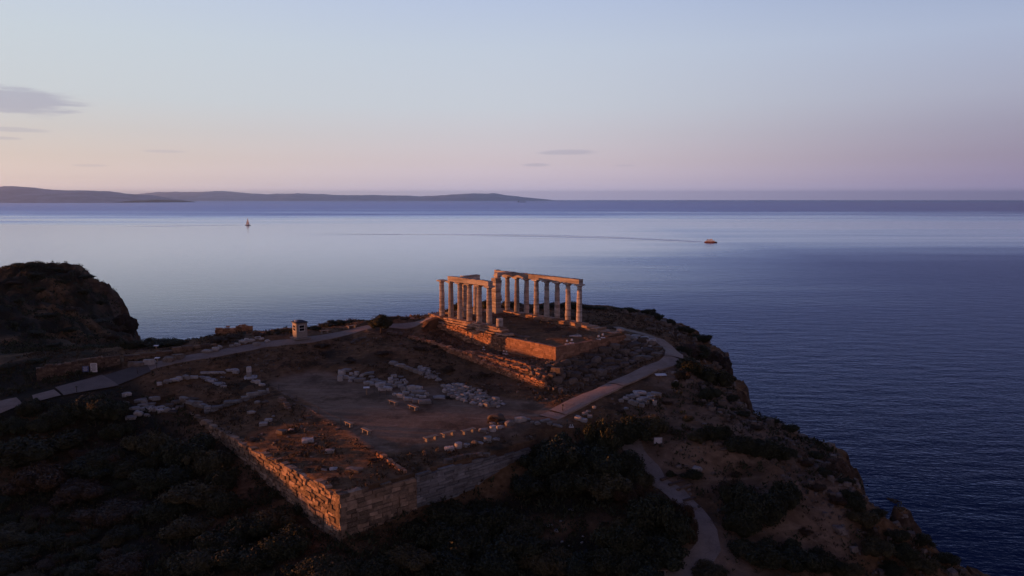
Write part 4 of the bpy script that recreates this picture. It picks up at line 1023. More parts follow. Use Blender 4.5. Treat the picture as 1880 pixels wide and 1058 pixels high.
# right side
rock(1280, 860, 17, 12, 'boulder', 'white domed boulder with dark pits, brightest stone on the right plateau', aspect=.8)
rock(1247, 857, 12, 8, 'boulder', 'brown stone, left of two beside the white domed boulder', mat='rock_brown')
rock(1259, 857, 10, 7, 'boulder', 'brown stone, right of two beside the white domed boulder', mat='rock_brown')
rock(1310, 869, 10, 6, 'boulder', 'small tan stone right of the white domed boulder', mat='rock_brown')
rock(1139, 606, 14, 11, 'block', 'pale broken block on the far right corner of the temple platform')
rock(1195, 605, 17, 9, 'block', 'lone squared block on the bare ground right of the temple', mat='rock_brown', aspect=.4)
rock(1056, 616, 22, 5, 'slab', 'flat pale slab lying on the temple platform floor')
rock(1252, 640, 10, 6, 'slab', 'small white slab just outside the bend of the ramp')
heap([(1293,778,8,4,'slab'),(1304,778,7,4,'slab'),(1290,812,8,5),(1322,815,8,7),(1333,816,9,8),(1330,823,16,4,'slab'),(1314,815,7,5),(1343,815,6,5)], '@ in the rough row on the right plateau', 'rough row on the right plateau', 'rock_brown')
heap([(1241,700,6,4,'boulder'),(1245,681,6,4,'boulder'),(1238,684,8,4,'boulder')], '@ by the outer edge of the ramp', 'stones outside the ramp bend')
heap([(1007,965,5,4,'boulder'),(1012,964,4,4,'boulder'),(1022,973,8,5,'slab'),(1048,935,8,4,'slab'),(1029,957,5,3,'boulder'),(1032,995,5,4,'boulder'),(1068,996,5,3,'boulder'),(1070,985,4,3,'boulder'),(1045,1002,4,3,'boulder')], '@ on the dark slope below the wall', 'white debris on the dark slope')
# rocky outcrops of the cliff
def outcrop(px, py, w, h, label, seed, dep=None, yaw=0.3):
    bm = bmesh.new(); bmesh.ops.create_icosphere(bm, subdivisions=5, radius=1.0)
    for v in bm.verts:
        c = v.co.copy(); o_ = Vector((seed * 3.7, seed, 0))
        n1 = mnoise.fractal(c * 1.3 + o_, 1.0, 2.0, 5); n2 = abs(mnoise.noise(c * 2.6 + o_)); n3 = mnoise.cell(Vector((c.x * 3, c.y * 3, c.z * 5)) + o_)
        v.co = c * (1 + .30 * n1 - .30 * n2 + .07 * n3)
    me = bpy.data.meshes.new('rock_outcrop'); bm.to_mesh(me); bm.free(); me.materials.append(M['cliff'])
    p = dep if dep is not None else drop_px(px, py + h * .2); k = p[1] / F; o = bpy.data.objects.new('rock_outcrop', me); col.objects.link(o)
    o.scale = (w * k * .5, w * k * .42, h * k * .6); o.location = (p[0], p[1], p[2] - h * k * .12); o.rotation_euler = (0, 0, yaw); setp(o, label, 'rock outcrop'); return o
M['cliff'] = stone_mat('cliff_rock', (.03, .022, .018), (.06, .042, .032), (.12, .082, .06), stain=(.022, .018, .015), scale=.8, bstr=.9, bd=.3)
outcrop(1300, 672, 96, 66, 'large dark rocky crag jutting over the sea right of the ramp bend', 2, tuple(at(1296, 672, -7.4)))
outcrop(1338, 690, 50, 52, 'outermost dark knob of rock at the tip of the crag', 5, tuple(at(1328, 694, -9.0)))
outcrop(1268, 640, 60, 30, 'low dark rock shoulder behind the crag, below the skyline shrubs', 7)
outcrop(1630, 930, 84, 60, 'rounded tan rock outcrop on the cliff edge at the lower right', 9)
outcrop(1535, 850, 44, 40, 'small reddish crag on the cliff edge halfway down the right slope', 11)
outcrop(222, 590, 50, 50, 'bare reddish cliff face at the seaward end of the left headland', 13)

# rubble bank west of the platform
fill([(1010,672),(1060,655),(1110,640),(1150,630),(1190,622),(1215,640),(1205,655),(1170,664),(1140,672),(1090,688),(1040,706),(1012,700)], 13, (9, 20), '@ in the dark rubble bank between platform and ramp', 'dark rubble bank', 'rock_brown', ('boulder', 'block', 'slab'), 9, 66)
fill([(1150,612),(1185,618),(1200,628),(1190,640),(1165,640),(1148,628)], 10, (8, 18), '@ in the pale scree at the far corner of the platform', 'pale scree by the platform', 'rock_marble', ('boulder', 'slab', 'slab'), 10, 16)
fill([(876,645),(930,660),(980,672),(990,678),(940,668),(880,652)], 9, (6, 13), '@ on the ledge between the platform and the terrace wall', 'blocks on the terrace ledge', 'rock_brown', ('block', 'block', 'slab'), 12, 16)

# ------------------------------------------------------------------ benches, booth, signs
def bench(px, py, length, yaw, label, group='benches around the court', backside=False):
    p = drop_px(px, py); o = empty('bench', p, yaw); setp(o, label, 'bench', group)
    mb = MB(); rg = random.Random(int(px)); mb.box((0, -.13, .45), (length, .23, .07), 0, .004, rg); mb.box((0, .13, .45), (length, .23, .07), 0, .004, rg); mb.build('seat', M['wood'], o)
    for sx in (-1, 1):
        mb = MB(); mb.box((sx * length * .32, 0, .2), (.16, .42, .42), 0, 0, rg, .92); mb.build('leg', M['plinth'], o)
    return o
AU = TR; AV = math.atan2(V[1], V[0])
bench(722, 743, 1.75, AU, 'pale bench left of two on the court, in front of the right stone heap')
bench(759, 752, 1.75, AU, 'pale bench right of two on the court, in front of the right stone heap')
bench(641, 783, 1.5, AU, 'bench farther up of the two on the left edge of the court')
bench(673, 796, 1.6, AU, 'bench nearer the corner of the two on the left edge of the court')
bench(791, 809, 1.75, AV, 'leftmost of the three benches with orange lit legs on the near edge of the court')
bench(823, 801, 1.75, AV, 'middle of the three benches with orange lit legs on the near edge of the court')
bench(860, 796, 1.8, AV, 'rightmost of the three benches with orange lit legs, beside the boulder row')
bench(596, 612, 1.5, .6, 'bench by the path just right of the guard booth', 'benches along the upper path')
bench(646, 603, 1.7, .6, 'bench by the path between the guard booth and the round tree', 'benches along the upper path')
bench(1209, 1054, 1.7, -.1, 'lone pale bench beside the gravel path at the bottom edge', 'benches along the gravel path')

bp = drop_px(551, 621); BY = R(36)
booth = empty('guard_booth', bp, BY); setp(booth, 'small pale guard booth with white windows and dark roof beside the path', 'guard booth')
bw, bh = 1.75, 2.35
mb = MB(); mb.box((0, 0, .08), (2.5, 2.5, .26)); mb.build('plinth', M['plinth'], booth)
mb = MB(); mb.box((0, 0, .2 + bh / 2), (bw, bw, bh)); mb.build('wall', M['booth_wall'], booth)
mb = MB(); mb.box((0, 0, .2 + bh + .05), (bw + .35, bw + .35, .1)); zr = .2 + bh + .1; h2 = (bw + .3) / 2
mb.add([(-h2, -h2, zr), (h2, -h2, zr), (h2, h2, zr), (-h2, h2, zr), (-.2, -.2, zr + .32), (.2, -.2, zr + .32), (.2, .2, zr + .32), (-.2, .2, zr + .32)], [(0,1,5,4),(1,2,6,5),(2,3,7,6),(3,0,4,7),(4,5,6,7),(3,2,1,0)])
mb.build('roof', M['booth_roof'], booth)
for side in range(4):
    a = side * math.pi / 2
    def q(x, y, z): return (x * math.cos(a) - y * math.sin(a), x * math.sin(a) + y * math.cos(a), z)
    y0 = -bw / 2
    def fb(m, cx, cz, w, h, d, yo): c = q(cx, y0 - yo, cz); m.box(c, (w, d, h), a)
    mb = MB(); fb(mb, 0, 1.25, .95, .07, .06, .03); fb(mb, 0, 2.2, .95, .07, .06, .03); fb(mb, -.44, 1.72, .07, .88, .06, .03); fb(mb, .44, 1.72, .07, .88, .06, .03); fb(mb, 0, 1.72, .81, .06, .05, .025)
    w_ = mb.build('window', M['white'], booth)
    mb = MB(); fb(mb, 0, 1.72, .8, .86, .02, .012); mb.build('pane', M['glass'], w_)
mb = MB(); mb.tube((-bw/2 - .1, -bw/2, 2.5), (-bw/2 - .1, -bw/2, 2.85), .035); lp = mb.build('lamp_bracket', M['metal'], booth)
mb = MB(); mb.ball((-bw/2 - .1, -bw/2, 2.98), .17, 8); mb.build('lamp_globe', M['lamp_glass'], lp, smooth=True)

def lectern(px, py, label, mat='white', w=.8, h=.95, yaw=0.0, d=.5):
    p = drop_px(px, py); o = empty('information_sign', p, yaw); setp(o, label, 'information sign')
    mb = MB(); mb.box((0, .03, h / 2), (.16, .1, h)); mb.build('post', M['wood'], o)
    mb = MB(); mb.box((0, 0, h + .03), (w, d, .04), 0, 0, None, 1, (0, .14)); mb.build('panel', M[mat], o); return o
lectern(673, 725, 'slanted information panel on a single post at the edge of the court', yaw=.2)
lectern(289, 665, 'small slanted white panel beside the largest block of the low wall', w=.7, h=.6)
lectern(287, 641, 'tiny white panel standing behind the low wall at the cliff edge', w=.7, h=.5)
lectern(1213, 693, 'wide low white panel at the outer side of the ramp', w=1.5, h=.35, d=.8, yaw=.15)
def board(px, py, w, h, mat, label, z0=.9, yaw=0.25):
    p = drop_px(px, py); o = empty('notice_board', p, yaw); setp(o, label, 'notice board')
    mb = MB(); mb.box((-w * .42, .04, (z0 + h) / 2), (.06, .06, z0 + h)); mb.box((w * .42, .04, (z0 + h) / 2), (.06, .06, z0 + h)); mb.build('posts', M['metal'], o)
    mb = MB(); mb.box((0, 0, z0 + h / 2), (w, .04, h)); mb.build('panel', M[mat], o)
    if mat != 'booth_wall':
        mb = MB()
        for k in range(6): mb.box((-.05 * (k % 2) * w, -.026, z0 + h * (.86 - k * .135)), (w * (.78 - .1 * (k % 3)), .006, h * .045))
        mb.build('text_lines', M['metal'] if mat == 'white' else M['white'], o)
    return o
M['board_grey'] = plain('grey_board', (.42, .42, .44), 0.6)
board(173, 688, .85, 1.25, 'white', 'tall white notice board in front of the rubble wall', .35)
board(158, 690, .8, .8, 'blue', 'dark blue notice board just left of the white board', .55)
board(1208, 820, .95, .7, 'board_grey', 'grey blank sign board standing before the tall shrubs on the right', .35, .1)

def floodlight(px, py, label, group, yaw=0.0, s=1.0):
    p = drop_px(px, py); o = empty('floodlight', p, yaw); setp(o, label, 'floodlight', group)
    mb = MB(); mb.box((0, 0, .05), (.62 * s, .4 * s, .14)); mb.build('base', M['white'], o)
    mb = MB(); mb.tube((0, 0, .1), (0, 0, .42 * s), .03); mb.build('stem', M['metal'], o)
    mb = MB(); mb.box((0, 0, .55 * s), (.3 * s, .2 * s, .26 * s), 0, 0, None, .85); mb.build('head', M['white'], o); return o
fl = 'floodlight on the open west floor of the platform, '
for (x, y), l in zip([(1041, 633), (1050, 631), (1099, 624), (1107, 621)], ['leftmost of four', 'second from the left', 'third from the left', 'rightmost of four']): floodlight(x, y, fl + l, 'floodlights on the platform')
for (x, y), l in zip([(888, 643), (925, 650), (930, 651)], ['left one of three on the terrace ledge', 'middle one of three on the terrace ledge', 'right one of three on the terrace ledge']): floodlight(x, y, 'white floodlight, ' + l, 'floodlights on the ledge', s=.8)
for (x, y), l in zip([(1047, 785), (1051, 785)], ['left', 'right']): floodlight(x, y, 'small white ground lamp behind the dark shrubs, %s of a pair' % l, 'lamps behind the shrubs', s=.5)
def bollard(px, py, label, h=.8):
    p = drop_px(px, py); o = empty('bollard_lamp', p); setp(o, label, 'bollard lamp', 'dark bollard lamps')
    mb = MB(); mb.cyl((0, 0), .05, .04, 0, h, 8); mb.build('post', M['metal'], o)
    mb = MB(); mb.cyl((0, 0), .13, .11, h, h + .16, 10); mb.build('lamp_head', M['metal'], o)
for x, y, l in [(1033, 757, 'at the foot of the ramp'), (288, 678, 'where the pale path meets the dark paving'), (253, 688, 'at the near edge of the dark paving'), (350, 688, 'behind the bluish gateway block'), (141, 722, 'on the near edge of the concrete apron'), (1041, 786, 'among the shrubs below the ramp'), (539, 616, 'left of the guard booth')]:
    bollard(x, y, 'short dark bollard lamp ' + l)
# rope barriers
def rope(pts_, label):
    ps = [drop_px(*q) for q in pts_]; o = empty('rope_barrier', ps[0]); setp(o, label, 'rope barrier'); b0 = Vector(ps[0]); top = []
    for q in ps:
        v = Vector(q) - b0; mb = MB(); mb.cyl((v.x, v.y), .035, .035, v.z - .1, v.z + .75, 6); mb.build('post', M['metal'], o); top.append(v + Vector((0, 0, .72)))
    mb = MB()
    for a, b_ in zip(top[:-1], top[1:]):
        for k in range(5):
            f = lambda u: a.lerp(b_, u) - Vector((0, 0, .18 * math.sin(math.pi * u))); mb.tube(f(k / 5), f((k + 1) / 5), .012, 5)
    mb.build('rope', M['rope'], o)
rope([(480, 695), (512, 716), (545, 737), (585, 759), (626, 780)], 'thin rope barrier on posts along the left edge of the court')
rope([(687, 722), (697, 727), (710, 726)], 'short rope barrier in front of the left stone heap')
mb = MB(); q_ = drop_px(1245, 628); mb.tube((0, 0, 0), (-.5, .1, 1.0), .07); mb.tube((-.1, .1, 0), (-.9, .2, .75), .05)
setp(mb.build('fallen_post', M['bark'], None, q_), 'short leaning wooden post at the outer bend of the ramp', 'post')

# ------------------------------------------------------------------ vegetation
def leaf_cloud(rng, lobes, n, size, flat=.5):
    """many small leaf quads spread over the skins of overlapping lobes"""
    w = np.array([l[3] * l[4] for l in lobes]); k = rng.choice(len(lobes), n, p=w / w.sum()); L = np.array(lobes)[k]
    d = rng.normal(size=(n, 3)); d[:, 2] = np.abs(d[:, 2]) * .9 - .15; d /= np.linalg.norm(d, axis=1)[:, None]
    rr = (1.04 - rng.random(n) ** 1.6 * .42 + (rng.random(n) < .06) * rng.random(n) * .25)[:, None] * (1 + .16 * np.sin(d[:, :1] * 7 + L[:, :1] * 9) * np.cos(d[:, 1:2] * 6))
    c = L[:, :3] + d * L[:, [3, 3, 4]] * rr; c[:, 2] = np.maximum(c[:, 2], rng.random(n) * .12)
    nrm = d + rng.normal(size=(n, 3)) * .6; nrm /= np.linalg.norm(nrm, axis=1)[:, None]
    a = np.cross(nrm, rng.normal(size=(n, 3))); a /= np.linalg.norm(a, axis=1)[:, None]; b = np.cross(nrm, a)
    s1 = size * rng.uniform(.6, 1.5, n)[:, None]; s2 = s1 * flat
    v = np.stack([c - a * s1, c + b * s2, c + a * s1, c - b * s2], 1).reshape(-1, 3)
    return v, np.arange(n * 4).reshape(-1, 4)
def shrub_mesh(seed, n=6500, size=.075, kind='dome'):
    rng = np.random.default_rng(seed); lobes = [(rng.uniform(-.1, .1), rng.uniform(-.1, .1), .10, .34, .36)]
    for i in range(13):
        a = rng.uniform(0, 6.28); r = rng.uniform(.12, .46); s = rng.uniform(.08, .24); lobes.append((r * math.cos(a), r * math.sin(a), rng.uniform(.06, .30), s, s * rng.uniform(.75, 1.2)))
    v, f = leaf_cloud(rng, lobes, n, size / 3)
    # dark inner mass so that the crown is not see-through
    mb = MB()
    for l in lobes: mb.ball((l[0], l[1], l[2] * .8), l[3] * .68, 5, (1, 1, l[4] / l[3]))
    base = len(v); v = np.vstack([v, np.array(mb.v)]); me = bpy.data.meshes.new('shrub')
    me.from_pydata([tuple(x) for x in v], [], [tuple(x) for x in f.tolist()] + [tuple(i + base for i in q) for q in mb.f]); me.update(); return me
SH = {}
for mk, seeds in (('leaf', (1, 2, 3, 4, 5)), ('leaf_olive', (6, 7, 8)), ('leaf_dry', (9, 10))):
    L_ = []
    for s_ in seeds:
        me = shrub_mesh(s_); me.materials.append(M[mk]); L_.append(me)
    SH[mk] = L_
SR = random.Random(4242)
def shrub(px, py, w, h, label, group, mk='leaf', loc=None):
    """px, py: middle of the foot in the photograph; w, h in its pixels"""
    p = loc or drop_px(px, py - 2); k = p[1] / F
    o = bpy.data.objects.new('shrub', SR.choice(SH[mk])); col.objects.link(o)
    o.scale = (w * k * SR.uniform(.9, 1.05), w * k * SR.uniform(.8, 1.1), h * k * 1.35); o.rotation_euler = (0, 0, SR.uniform(0, 6.28))
    o.location = (p[0], p[1] + w * k * .25, p[2] - .15); o.location.z = gz(o.location.x, o.location.y) - .12
    setp(o, label, 'shrub', group); return o
def shrubs(lst, label, group, mk='leaf'):
    for i, q in enumerate(lst): shrub(*q[:4], label + ('' if len(lst) > 17 else ', ' + ordinal([w[0] + w[1] * .001 for w in lst], i)), group, q[4] if len(q) > 4 else mk)
# round clipped tree by the path
tp = drop_px(700, 613); tree = empty('round_tree', tp); tree.scale = (1.12, 1.12, 1.12); setp(tree, 'small dark round crowned tree standing beside the path on the court side', 'tree')
mb = MB(); mb.cyl((0, 0), .14, .10, -.2, 1.0, 8); mb.tube((0, 0, .8), (.5, .1, 1.5), .05); mb.tube((0, 0, .8), (-.45, .2, 1.5), .05); mb.tube((0, 0, .8), (.1, -.4, 1.6), .05); mb.build('trunk', M['bark'], tree)
rg_ = np.random.default_rng(77); lb = [(0, 0, 1.7, 1.45, .95)] + [(1.0 * math.cos(a), .9 * math.sin(a), 1.55 + .3 * math.sin(3 * a), .75, .6) for a in (0, 1.1, 2.2, 3.4, 4.5, 5.5)] + [(.2, 0, 2.3, .8, .55)]
v, f = leaf_cloud(rg_, lb, 7000, .07); v[:, 2] = np.maximum(v[:, 2], .75)
mb = MB()
for l in lb: mb.ball(l[:3], l[3] * .85, 6, (1, 1, l[4] / l[3]))
bs = len(v); me = bpy.data.meshes.new('crown'); me.from_pydata([tuple(x) for x in np.vstack([v, np.array(mb.v)])], [], [tuple(x) for x in f.tolist()] + [tuple(i + bs for i in q) for q in mb.f]); me.update()
link('crown', me, M['leaf'], tree)

shrub(1112, 838, 80, 92, 'tallest shrub right of the ramp foot, dark with a reddish base', None, 'leaf')
shrub(1160, 825, 80, 75, 'dark bushy shrub joined to the right of the tallest one', None, 'leaf')
shrub(1200, 800, 66, 48, 'lower olive tinged shrub at the right end of the tall shrubs', None, 'leaf_olive')
shrub(1075, 842, 60, 46, 'small dark shrub at the left foot of the tallest one', None, 'leaf')
shrubs([(1000,884,90,56),(1020,870,130,75),(1090,880,120,72),(1150,890,100,66),(1040,915,120,60),(1110,915,110,60,'leaf_olive'),(960,915,90,46),(1010,852,70,40),(1175,900,60,52,'leaf_olive'),(1160,930,70,40,'leaf_dry')],
       'dark shrub in the thicket right of the fortification wall', 'thicket by the fortification wall')
shrubs([(1190,985,120,95),(1240,1010,100,80),(1160,1030,110,80),(1215,1050,120,75),(1140,1000,70,60,'leaf_olive'),(1180,1075,110,60),(1255,965,46,60,'leaf_dry'),(1268,1000,32,60,'leaf_dry'),(1125,1060,90,60)],
       'dark shrub in the rounded clump left of the gravel path', 'clump left of the gravel path')
shrubs([(830,975,120,62),(900,990,120,66),(860,1020,130,70),(950,1030,120,62),(790,1010,110,58),(920,1060,130,62),(820,1065,130,60),(1000,1062,110,50,'leaf_olive'),(740,1050,110,48,'leaf_olive'),(680,1072,110,45),(1060,1068,100,45),(960,985,80,40,'leaf_olive'),(600,1075,100,40,'leaf_olive')],
       'dark shrub on the slope below the right wall face', 'shrubs below the right face of the wall')
shrubs([(1370,950,90,70),(1410,975,100,76),(1380,990,110,60),(1350,920,60,52,'leaf_dry'),(1430,950,70,56)], 'dark shrub in the big rounded clump right of the gravel path', 'clump right of the gravel path')
shrub(1455, 932, 66, 54, 'single dark shrub just right of the big rounded clump', None)
shrubs([(1400,1050,110,56),(1460,1055,110,58),(1520,1062,90,50),(1370,1025,70,34,'leaf_olive'),(1310,1070,70,30,'leaf_olive'),(1550,1070,70,40,'leaf_olive')], 'dark shrub in the long low clump at the bottom right', 'low clump at the bottom right')
shrubs([(1370,842,70,48),(1410,850,80,52),(1445,852,50,38)], 'dark shrub in the low clump behind the bare right plateau', 'clump behind the bare plateau')
shrubs([(1295,812,50,36),(1325,812,44,40),(1280,815,36,28,'leaf_olive')], 'green shrub above the rough stones on the right', 'short row of green shrubs')
shrub(1264, 775, 26, 16, 'small yellowish shrub alone on the bare slope', None, 'leaf_olive')
shrub(1272, 886, 50, 24, 'low dark shrub in front of the white domed boulder', None)
shrub(1233, 879, 20, 18, 'small round shrub beside the steps of the gravel path', None)
shrub(1241, 716, 18, 20, 'small dark shrub on the slope below the ramp bend', None)
shrubs([(1260,655,36,26),(1270,690,60,42),(1310,710,60,50),(1335,715,50,36),(1285,665,50,36),(1300,735,44,28),(1350,742,40,20),(1255,700,34,26,'leaf_dry')], 'dark shrub on the rocky shoulder right of the ramp bend', 'shrubs on the rocky shoulder')
shrubs([(1156,575,34,14),(1190,580,30,16),(1208,590,34,22),(1230,598,30,16),(1262,612,34,16),(1290,632,40,20),(1130,571,20,8,'leaf_olive'),(1100,570,26,8),(1075,569,30,10),(1050,568,36,18),(1020,568,40,16),(1000,568,26,12),(940,566,30,18),(895,569,30,24),(838,574,20,24),(822,578,14,14)], 'dark shrub on the skyline behind the temple', 'shrubs on the seaward skyline')
shrubs([(1420,780,34,18),(1450,795,38,20),(1480,805,34,18),(1400,768,26,12,'leaf_dry'),(1500,812,26,12,'leaf_dry')], 'shrub on the right cliff edge above the sea', 'shrubs on the right cliff edge')
shrubs([(1575,945,50,36),(1590,975,56,40,'leaf_olive'),(1610,1030,70,46,'leaf_olive'),(1660,1040,60,40),(1700,1055,60,36,'leaf_olive'),(1560,920,36,24),(1530,870,30,20,'leaf_dry')], 'scrubby bush on the steep slope at the lower right', 'bushes on the lower right slope')
lst = [(1140,760,16,8),(1225,745,20,9),(1285,745,22,10),(1340,770,26,12),(1390,790,26,12),(1240,800,18,8),(1350,880,24,12),(1480,860,30,14),(1500,905,34,16),(1440,900,22,10),(1330,905,26,14),(1540,930,34,18),(1480,985,30,14),(1600,995,40,22)]
shrubs(lst, 'small dry tuft scattered on the bare right slope', 'tufts on the bare right slope', 'leaf_dry')
lst = [(1320,755,24,12),(1365,765,30,14),(1425,815,30,14),(1500,845,34,18),(1515,880,36,20),(1560,895,34,18),(1620,955,44,22),(1650,1000,50,28),(1700,1020,50,28),(1740,1040,46,24),(1640,1065,60,30)]
shrubs(lst, 'dark bush strung along the lower right cliff side', 'bushes along the lower right cliff')
shrubs([(660,592,20,7),(680,593,24,8),(740,588,22,7,'leaf_dry'),(720,589,24,8,'leaf_dry'),(620,599,40,13),(600,603,40,12),(575,608,30,13),(530,613,30,13),(515,614,30,10),(640,596,24,9),(500,617,30,9),(470,620,30,9,'leaf_dry'),(430,624,34,10,'leaf_dry'),(400,632,40,14,'leaf_dry'),(450,615,26,6)], 'low bush along the cliff edge on the far side of the path', 'bushes behind the path')
shrubs([(265,640,60,26),(300,638,70,22),(235,645,40,24),(325,636,40,16)], 'dark bush in the band behind the low wall, against the sea', 'bushes behind the low wall')
shrubs([(40,770,60,40),(150,775,90,56),(110,790,80,50),(190,780,80,46),(75,800,70,44),(20,800,60,40),(205,808,60,40)], 'dark shrub between the concrete apron and pale heap', 'clump in front of the apron')
shrubs([(270,840,90,60,'leaf_olive'),(320,860,100,66),(370,880,90,66,'leaf_olive'),(400,905,70,66),(230,880,90,50),(300,905,100,56),(180,860,90,44),(350,930,100,56,'leaf_olive'),(410,950,80,56)], 'dark shrub in the thicket left of the fortification wall', 'thicket left of the fortification wall')
shrubs([(480,985,100,62,'leaf_olive'),(440,1000,100,62),(500,1030,110,60),(400,1020,100,56),(560,1062,100,44),(340,990,100,50,'leaf_olive'),(280,960,100,46),(450,1060,110,56),(350,1055,110,56,'leaf_olive'),(520,960,60,40)], 'dark shrub on the slope at the foot of the left wall face', 'shrubs at the foot of the left wall')
lst = []; tries = 0
while len(lst) < 34 and tries < 5000:
    tries += 1; x, y = SR.uniform(-40, 300), SR.uniform(845, 1080); w = SR.choice([50, 70, 100, 140]) * SR.uniform(.8, 1.15)
    if x + w * .3 > 250 + (y - 845) * .15: continue
    if all(((x - q[0]) / (.36 * (w + q[2]))) ** 2 + ((y - q[1]) / (.17 * (w + q[2]))) ** 2 > 1 for q in lst): lst.append((x, y, w, w * SR.uniform(.3, .52), SR.choice(['leaf', 'leaf', 'leaf', 'leaf_olive', 'leaf_olive', 'leaf_dry'])))
shrubs(lst, 'low shrub in the dark scrub covering the bottom left slope', 'scrub of the bottom left slope')
lst = [(30,560),(70,540),(110,520),(60,515),(95,500),(20,530),(150,545),(130,570),(80,585),(20,600),(170,590),(60,620),(120,610),(200,625),(30,650),(90,640),(150,640),(10,680),(60,670),(180,560),(150,515),(40,500),(215,610)]
shrubs([(x, y, SR.uniform(22, 44), SR.uniform(8, 15), SR.choice(['leaf', 'leaf', 'leaf_dry'])) for x, y in lst], 'low bush on the dark headland at the left', 'bushes on the left headland')
shrubs([(640,668,30,10),(800,640,24,9),(830,735,26,8),(885,693,22,10),(770,645,24,10),(820,686,28,14),(905,780,22,16),(590,640,26,9),(700,655,30,9)], 'low reddish dry tuft on the dirt around the court', 'dry tufts around the court', 'leaf_dry')
shrubs([(540,795,22,7),(560,838,26,9),(590,866,26,9),(610,885,24,9),(470,812,24,7),(430,775,24,8),(690,850,26,8),(560,870,26,8)], 'low dry tuft on the terrace inside the fortification wall', 'dry tufts on the terrace', 'leaf_dry')

# low growth nobody could count
def tufts(name, n, region, seed, mats, size=(.10, .26), leaves=7, hgt=.25, dens=None):
    rng = np.random.default_rng(seed); x = rng.uniform(region[0], region[1], n * 3); y = rng.uniform(region[2], region[3], n * 3)
    t, s = to_ts(x, y)
    ok = (coast_dist(x, y) < -0.5) & (poly_sd(t, s, COURT) > .6) & ~((t > -16.8) & (t < 14.6) & (s > -2.2) & (s < 15)) & (np.minimum(np.minimum(seg_dist(x, y, PATH_L), seg_dist(x, y, PATH_R)), seg_dist(x, y, PATH_G)) > 1.9)
    ok &= (fbm(x / 6, y / 6, seed + 5, 3) + rng.uniform(-.5, .5, n * 3)) > 0.0
    ok &= poly_sd(x, y, APRON) > .3
    ok &= ~((poly_sd(x, y, BARE) < 1) & (rng.random(n * 3) < .6))
    if dens: ok &= dens(x, y, t, s, rng)
    x = x[ok][:n]; y = y[ok][:n]; m = len(x); z = np.array([gz(a, b) for a, b in zip(x, y)])
    c = np.repeat(np.stack([x, y, z], 1), leaves, 0); k = m * leaves
    sc = np.repeat(rng.uniform(.5, 1.5, m), leaves)[:, None]
    c = c + rng.normal(size=(k, 3)) * np.array([.16, .16, .0]) * sc; c[:, 2] += rng.uniform(0, hgt, k) * sc[:, 0]
    d = rng.normal(size=(k, 3)); d[:, 2] = np.abs(d[:, 2]) + .7; d /= np.linalg.norm(d, axis=1)[:, None]
    a = np.cross(d, rng.normal(size=(k, 3))); a /= np.linalg.norm(a, axis=1)[:, None]
    L = rng.uniform(*size, k)[:, None] * sc
    v = np.stack([c - a * L * .3, c + a * L * .3, c + a * L * .12 + d * L, c - a * L * .12 + d * L], 1).reshape(-1, 3)
    o = link(name, np_mesh(name, v, np.arange(k * 4).reshape(-1, 4)), M[mats]); setp(o, kind='stuff'); return o
tufts('dry_grass', 9000, (-75, 50, 55, 150), 3, 'leaf_dry', (.10, .24), 8, .15)
tufts('ground_scrub', 9000, (-75, 45, 52, 110), 7, 'leaf', (.10, .3), 9, .35, lambda x, y, t, s, r: (s < FS) | (t < FT))
tufts('heath', 7000, (-145, -60, 120, 210), 9, 'leaf', (.12, .3), 9, .3)
# scattered pebbles and chips
def pebbles(name, n, region, seed, mat, smin, smax, test):
    rng = np.random.default_rng(seed); x = rng.uniform(region[0], region[1], n * 6); y = rng.uniform(region[2], region[3], n * 6); t, s = to_ts(x, y)
    ok = test(x, y, t, s) & (coast_dist(x, y) < -0.3) & (poly_sd(x, y, APRON) > .3) & (np.minimum(seg_dist(x, y, PATH_L), seg_dist(x, y, PATH_R)) > 1.6); x = x[ok][:n]; y = y[ok][:n]; m = len(x)
    z = np.array([gz(a, b) for a, b in zip(x, y)]); sz = smin * (smax / smin) ** (rng.random(m) ** 2.2)
    base = np.array([(-1,-1,-1),(1,-1,-1),(1,1,-1),(-1,1,-1),(-.7,-.7,1),(.7,-.7,1),(.7,.7,1),(-.7,.7,1)], float) * .5
    v = base[None] + rng.uniform(-.16, .16, (m, 8, 3)); v *= np.stack([sz * rng.uniform(.7, 1.4, m), sz * rng.uniform(.6, 1, m), sz * rng.uniform(.4, .7, m)], 1)[:, None, :]
    a = rng.uniform(0, 6.28, m); ca, sa = np.cos(a)[:, None], np.sin(a)[:, None]
    vx = v[:, :, 0] * ca - v[:, :, 1] * sa; vy = v[:, :, 0] * sa + v[:, :, 1] * ca
    v = np.stack([vx + x[:, None], vy + y[:, None], v[:, :, 2] + (z + sz * .12)[:, None]], 2).reshape(-1, 3)
    q = np.array([(0,3,2,1),(4,5,6,7),(0,1,5,4),(1,2,6,5),(2,3,7,6),(3,0,4,7)])
    f = (q[None] + (np.arange(m) * 8)[:, None, None]).reshape(-1, 4)
    setp(link(name, np_mesh(name, v, f), M[mat]), kind='stuff')
pebbles('gravel', 3200, (-60, 45, 60, 150), 21, 'rock_brown', .08, .5, lambda x, y, t, s: (poly_sd(t, s, COURT) > .5) & (fbm(x / 5, y / 5, 90, 3) > .0) & ~((t < FT) & (s < -15)) & (s > FS + 1))
pebbles('rubble_fill', 2600, (-5, 30, 92, 130), 22, 'rock_brown', .15, .8, lambda x, y, t, s: ((t > -23.5) & (t < -17) & (s > -7.5) & (s < 18)) | ((t > -20) & (t < 8) & (s > 14.6) & (s < 17.5)))
pebbles('wall_rubble', 900, (-20, 15, 98, 128), 23, 'rubble', .12, .5, lambda x, y, t, s: (t > -20) & (t < 9) & (s > -7.6) & (s < -2.3))
pebbles('cliff_debris', 1500, (20, 60, 60, 145), 24, 'rock_brown', .2, 1.2, lambda x, y, t, s: coast_dist(x, y) > -9)
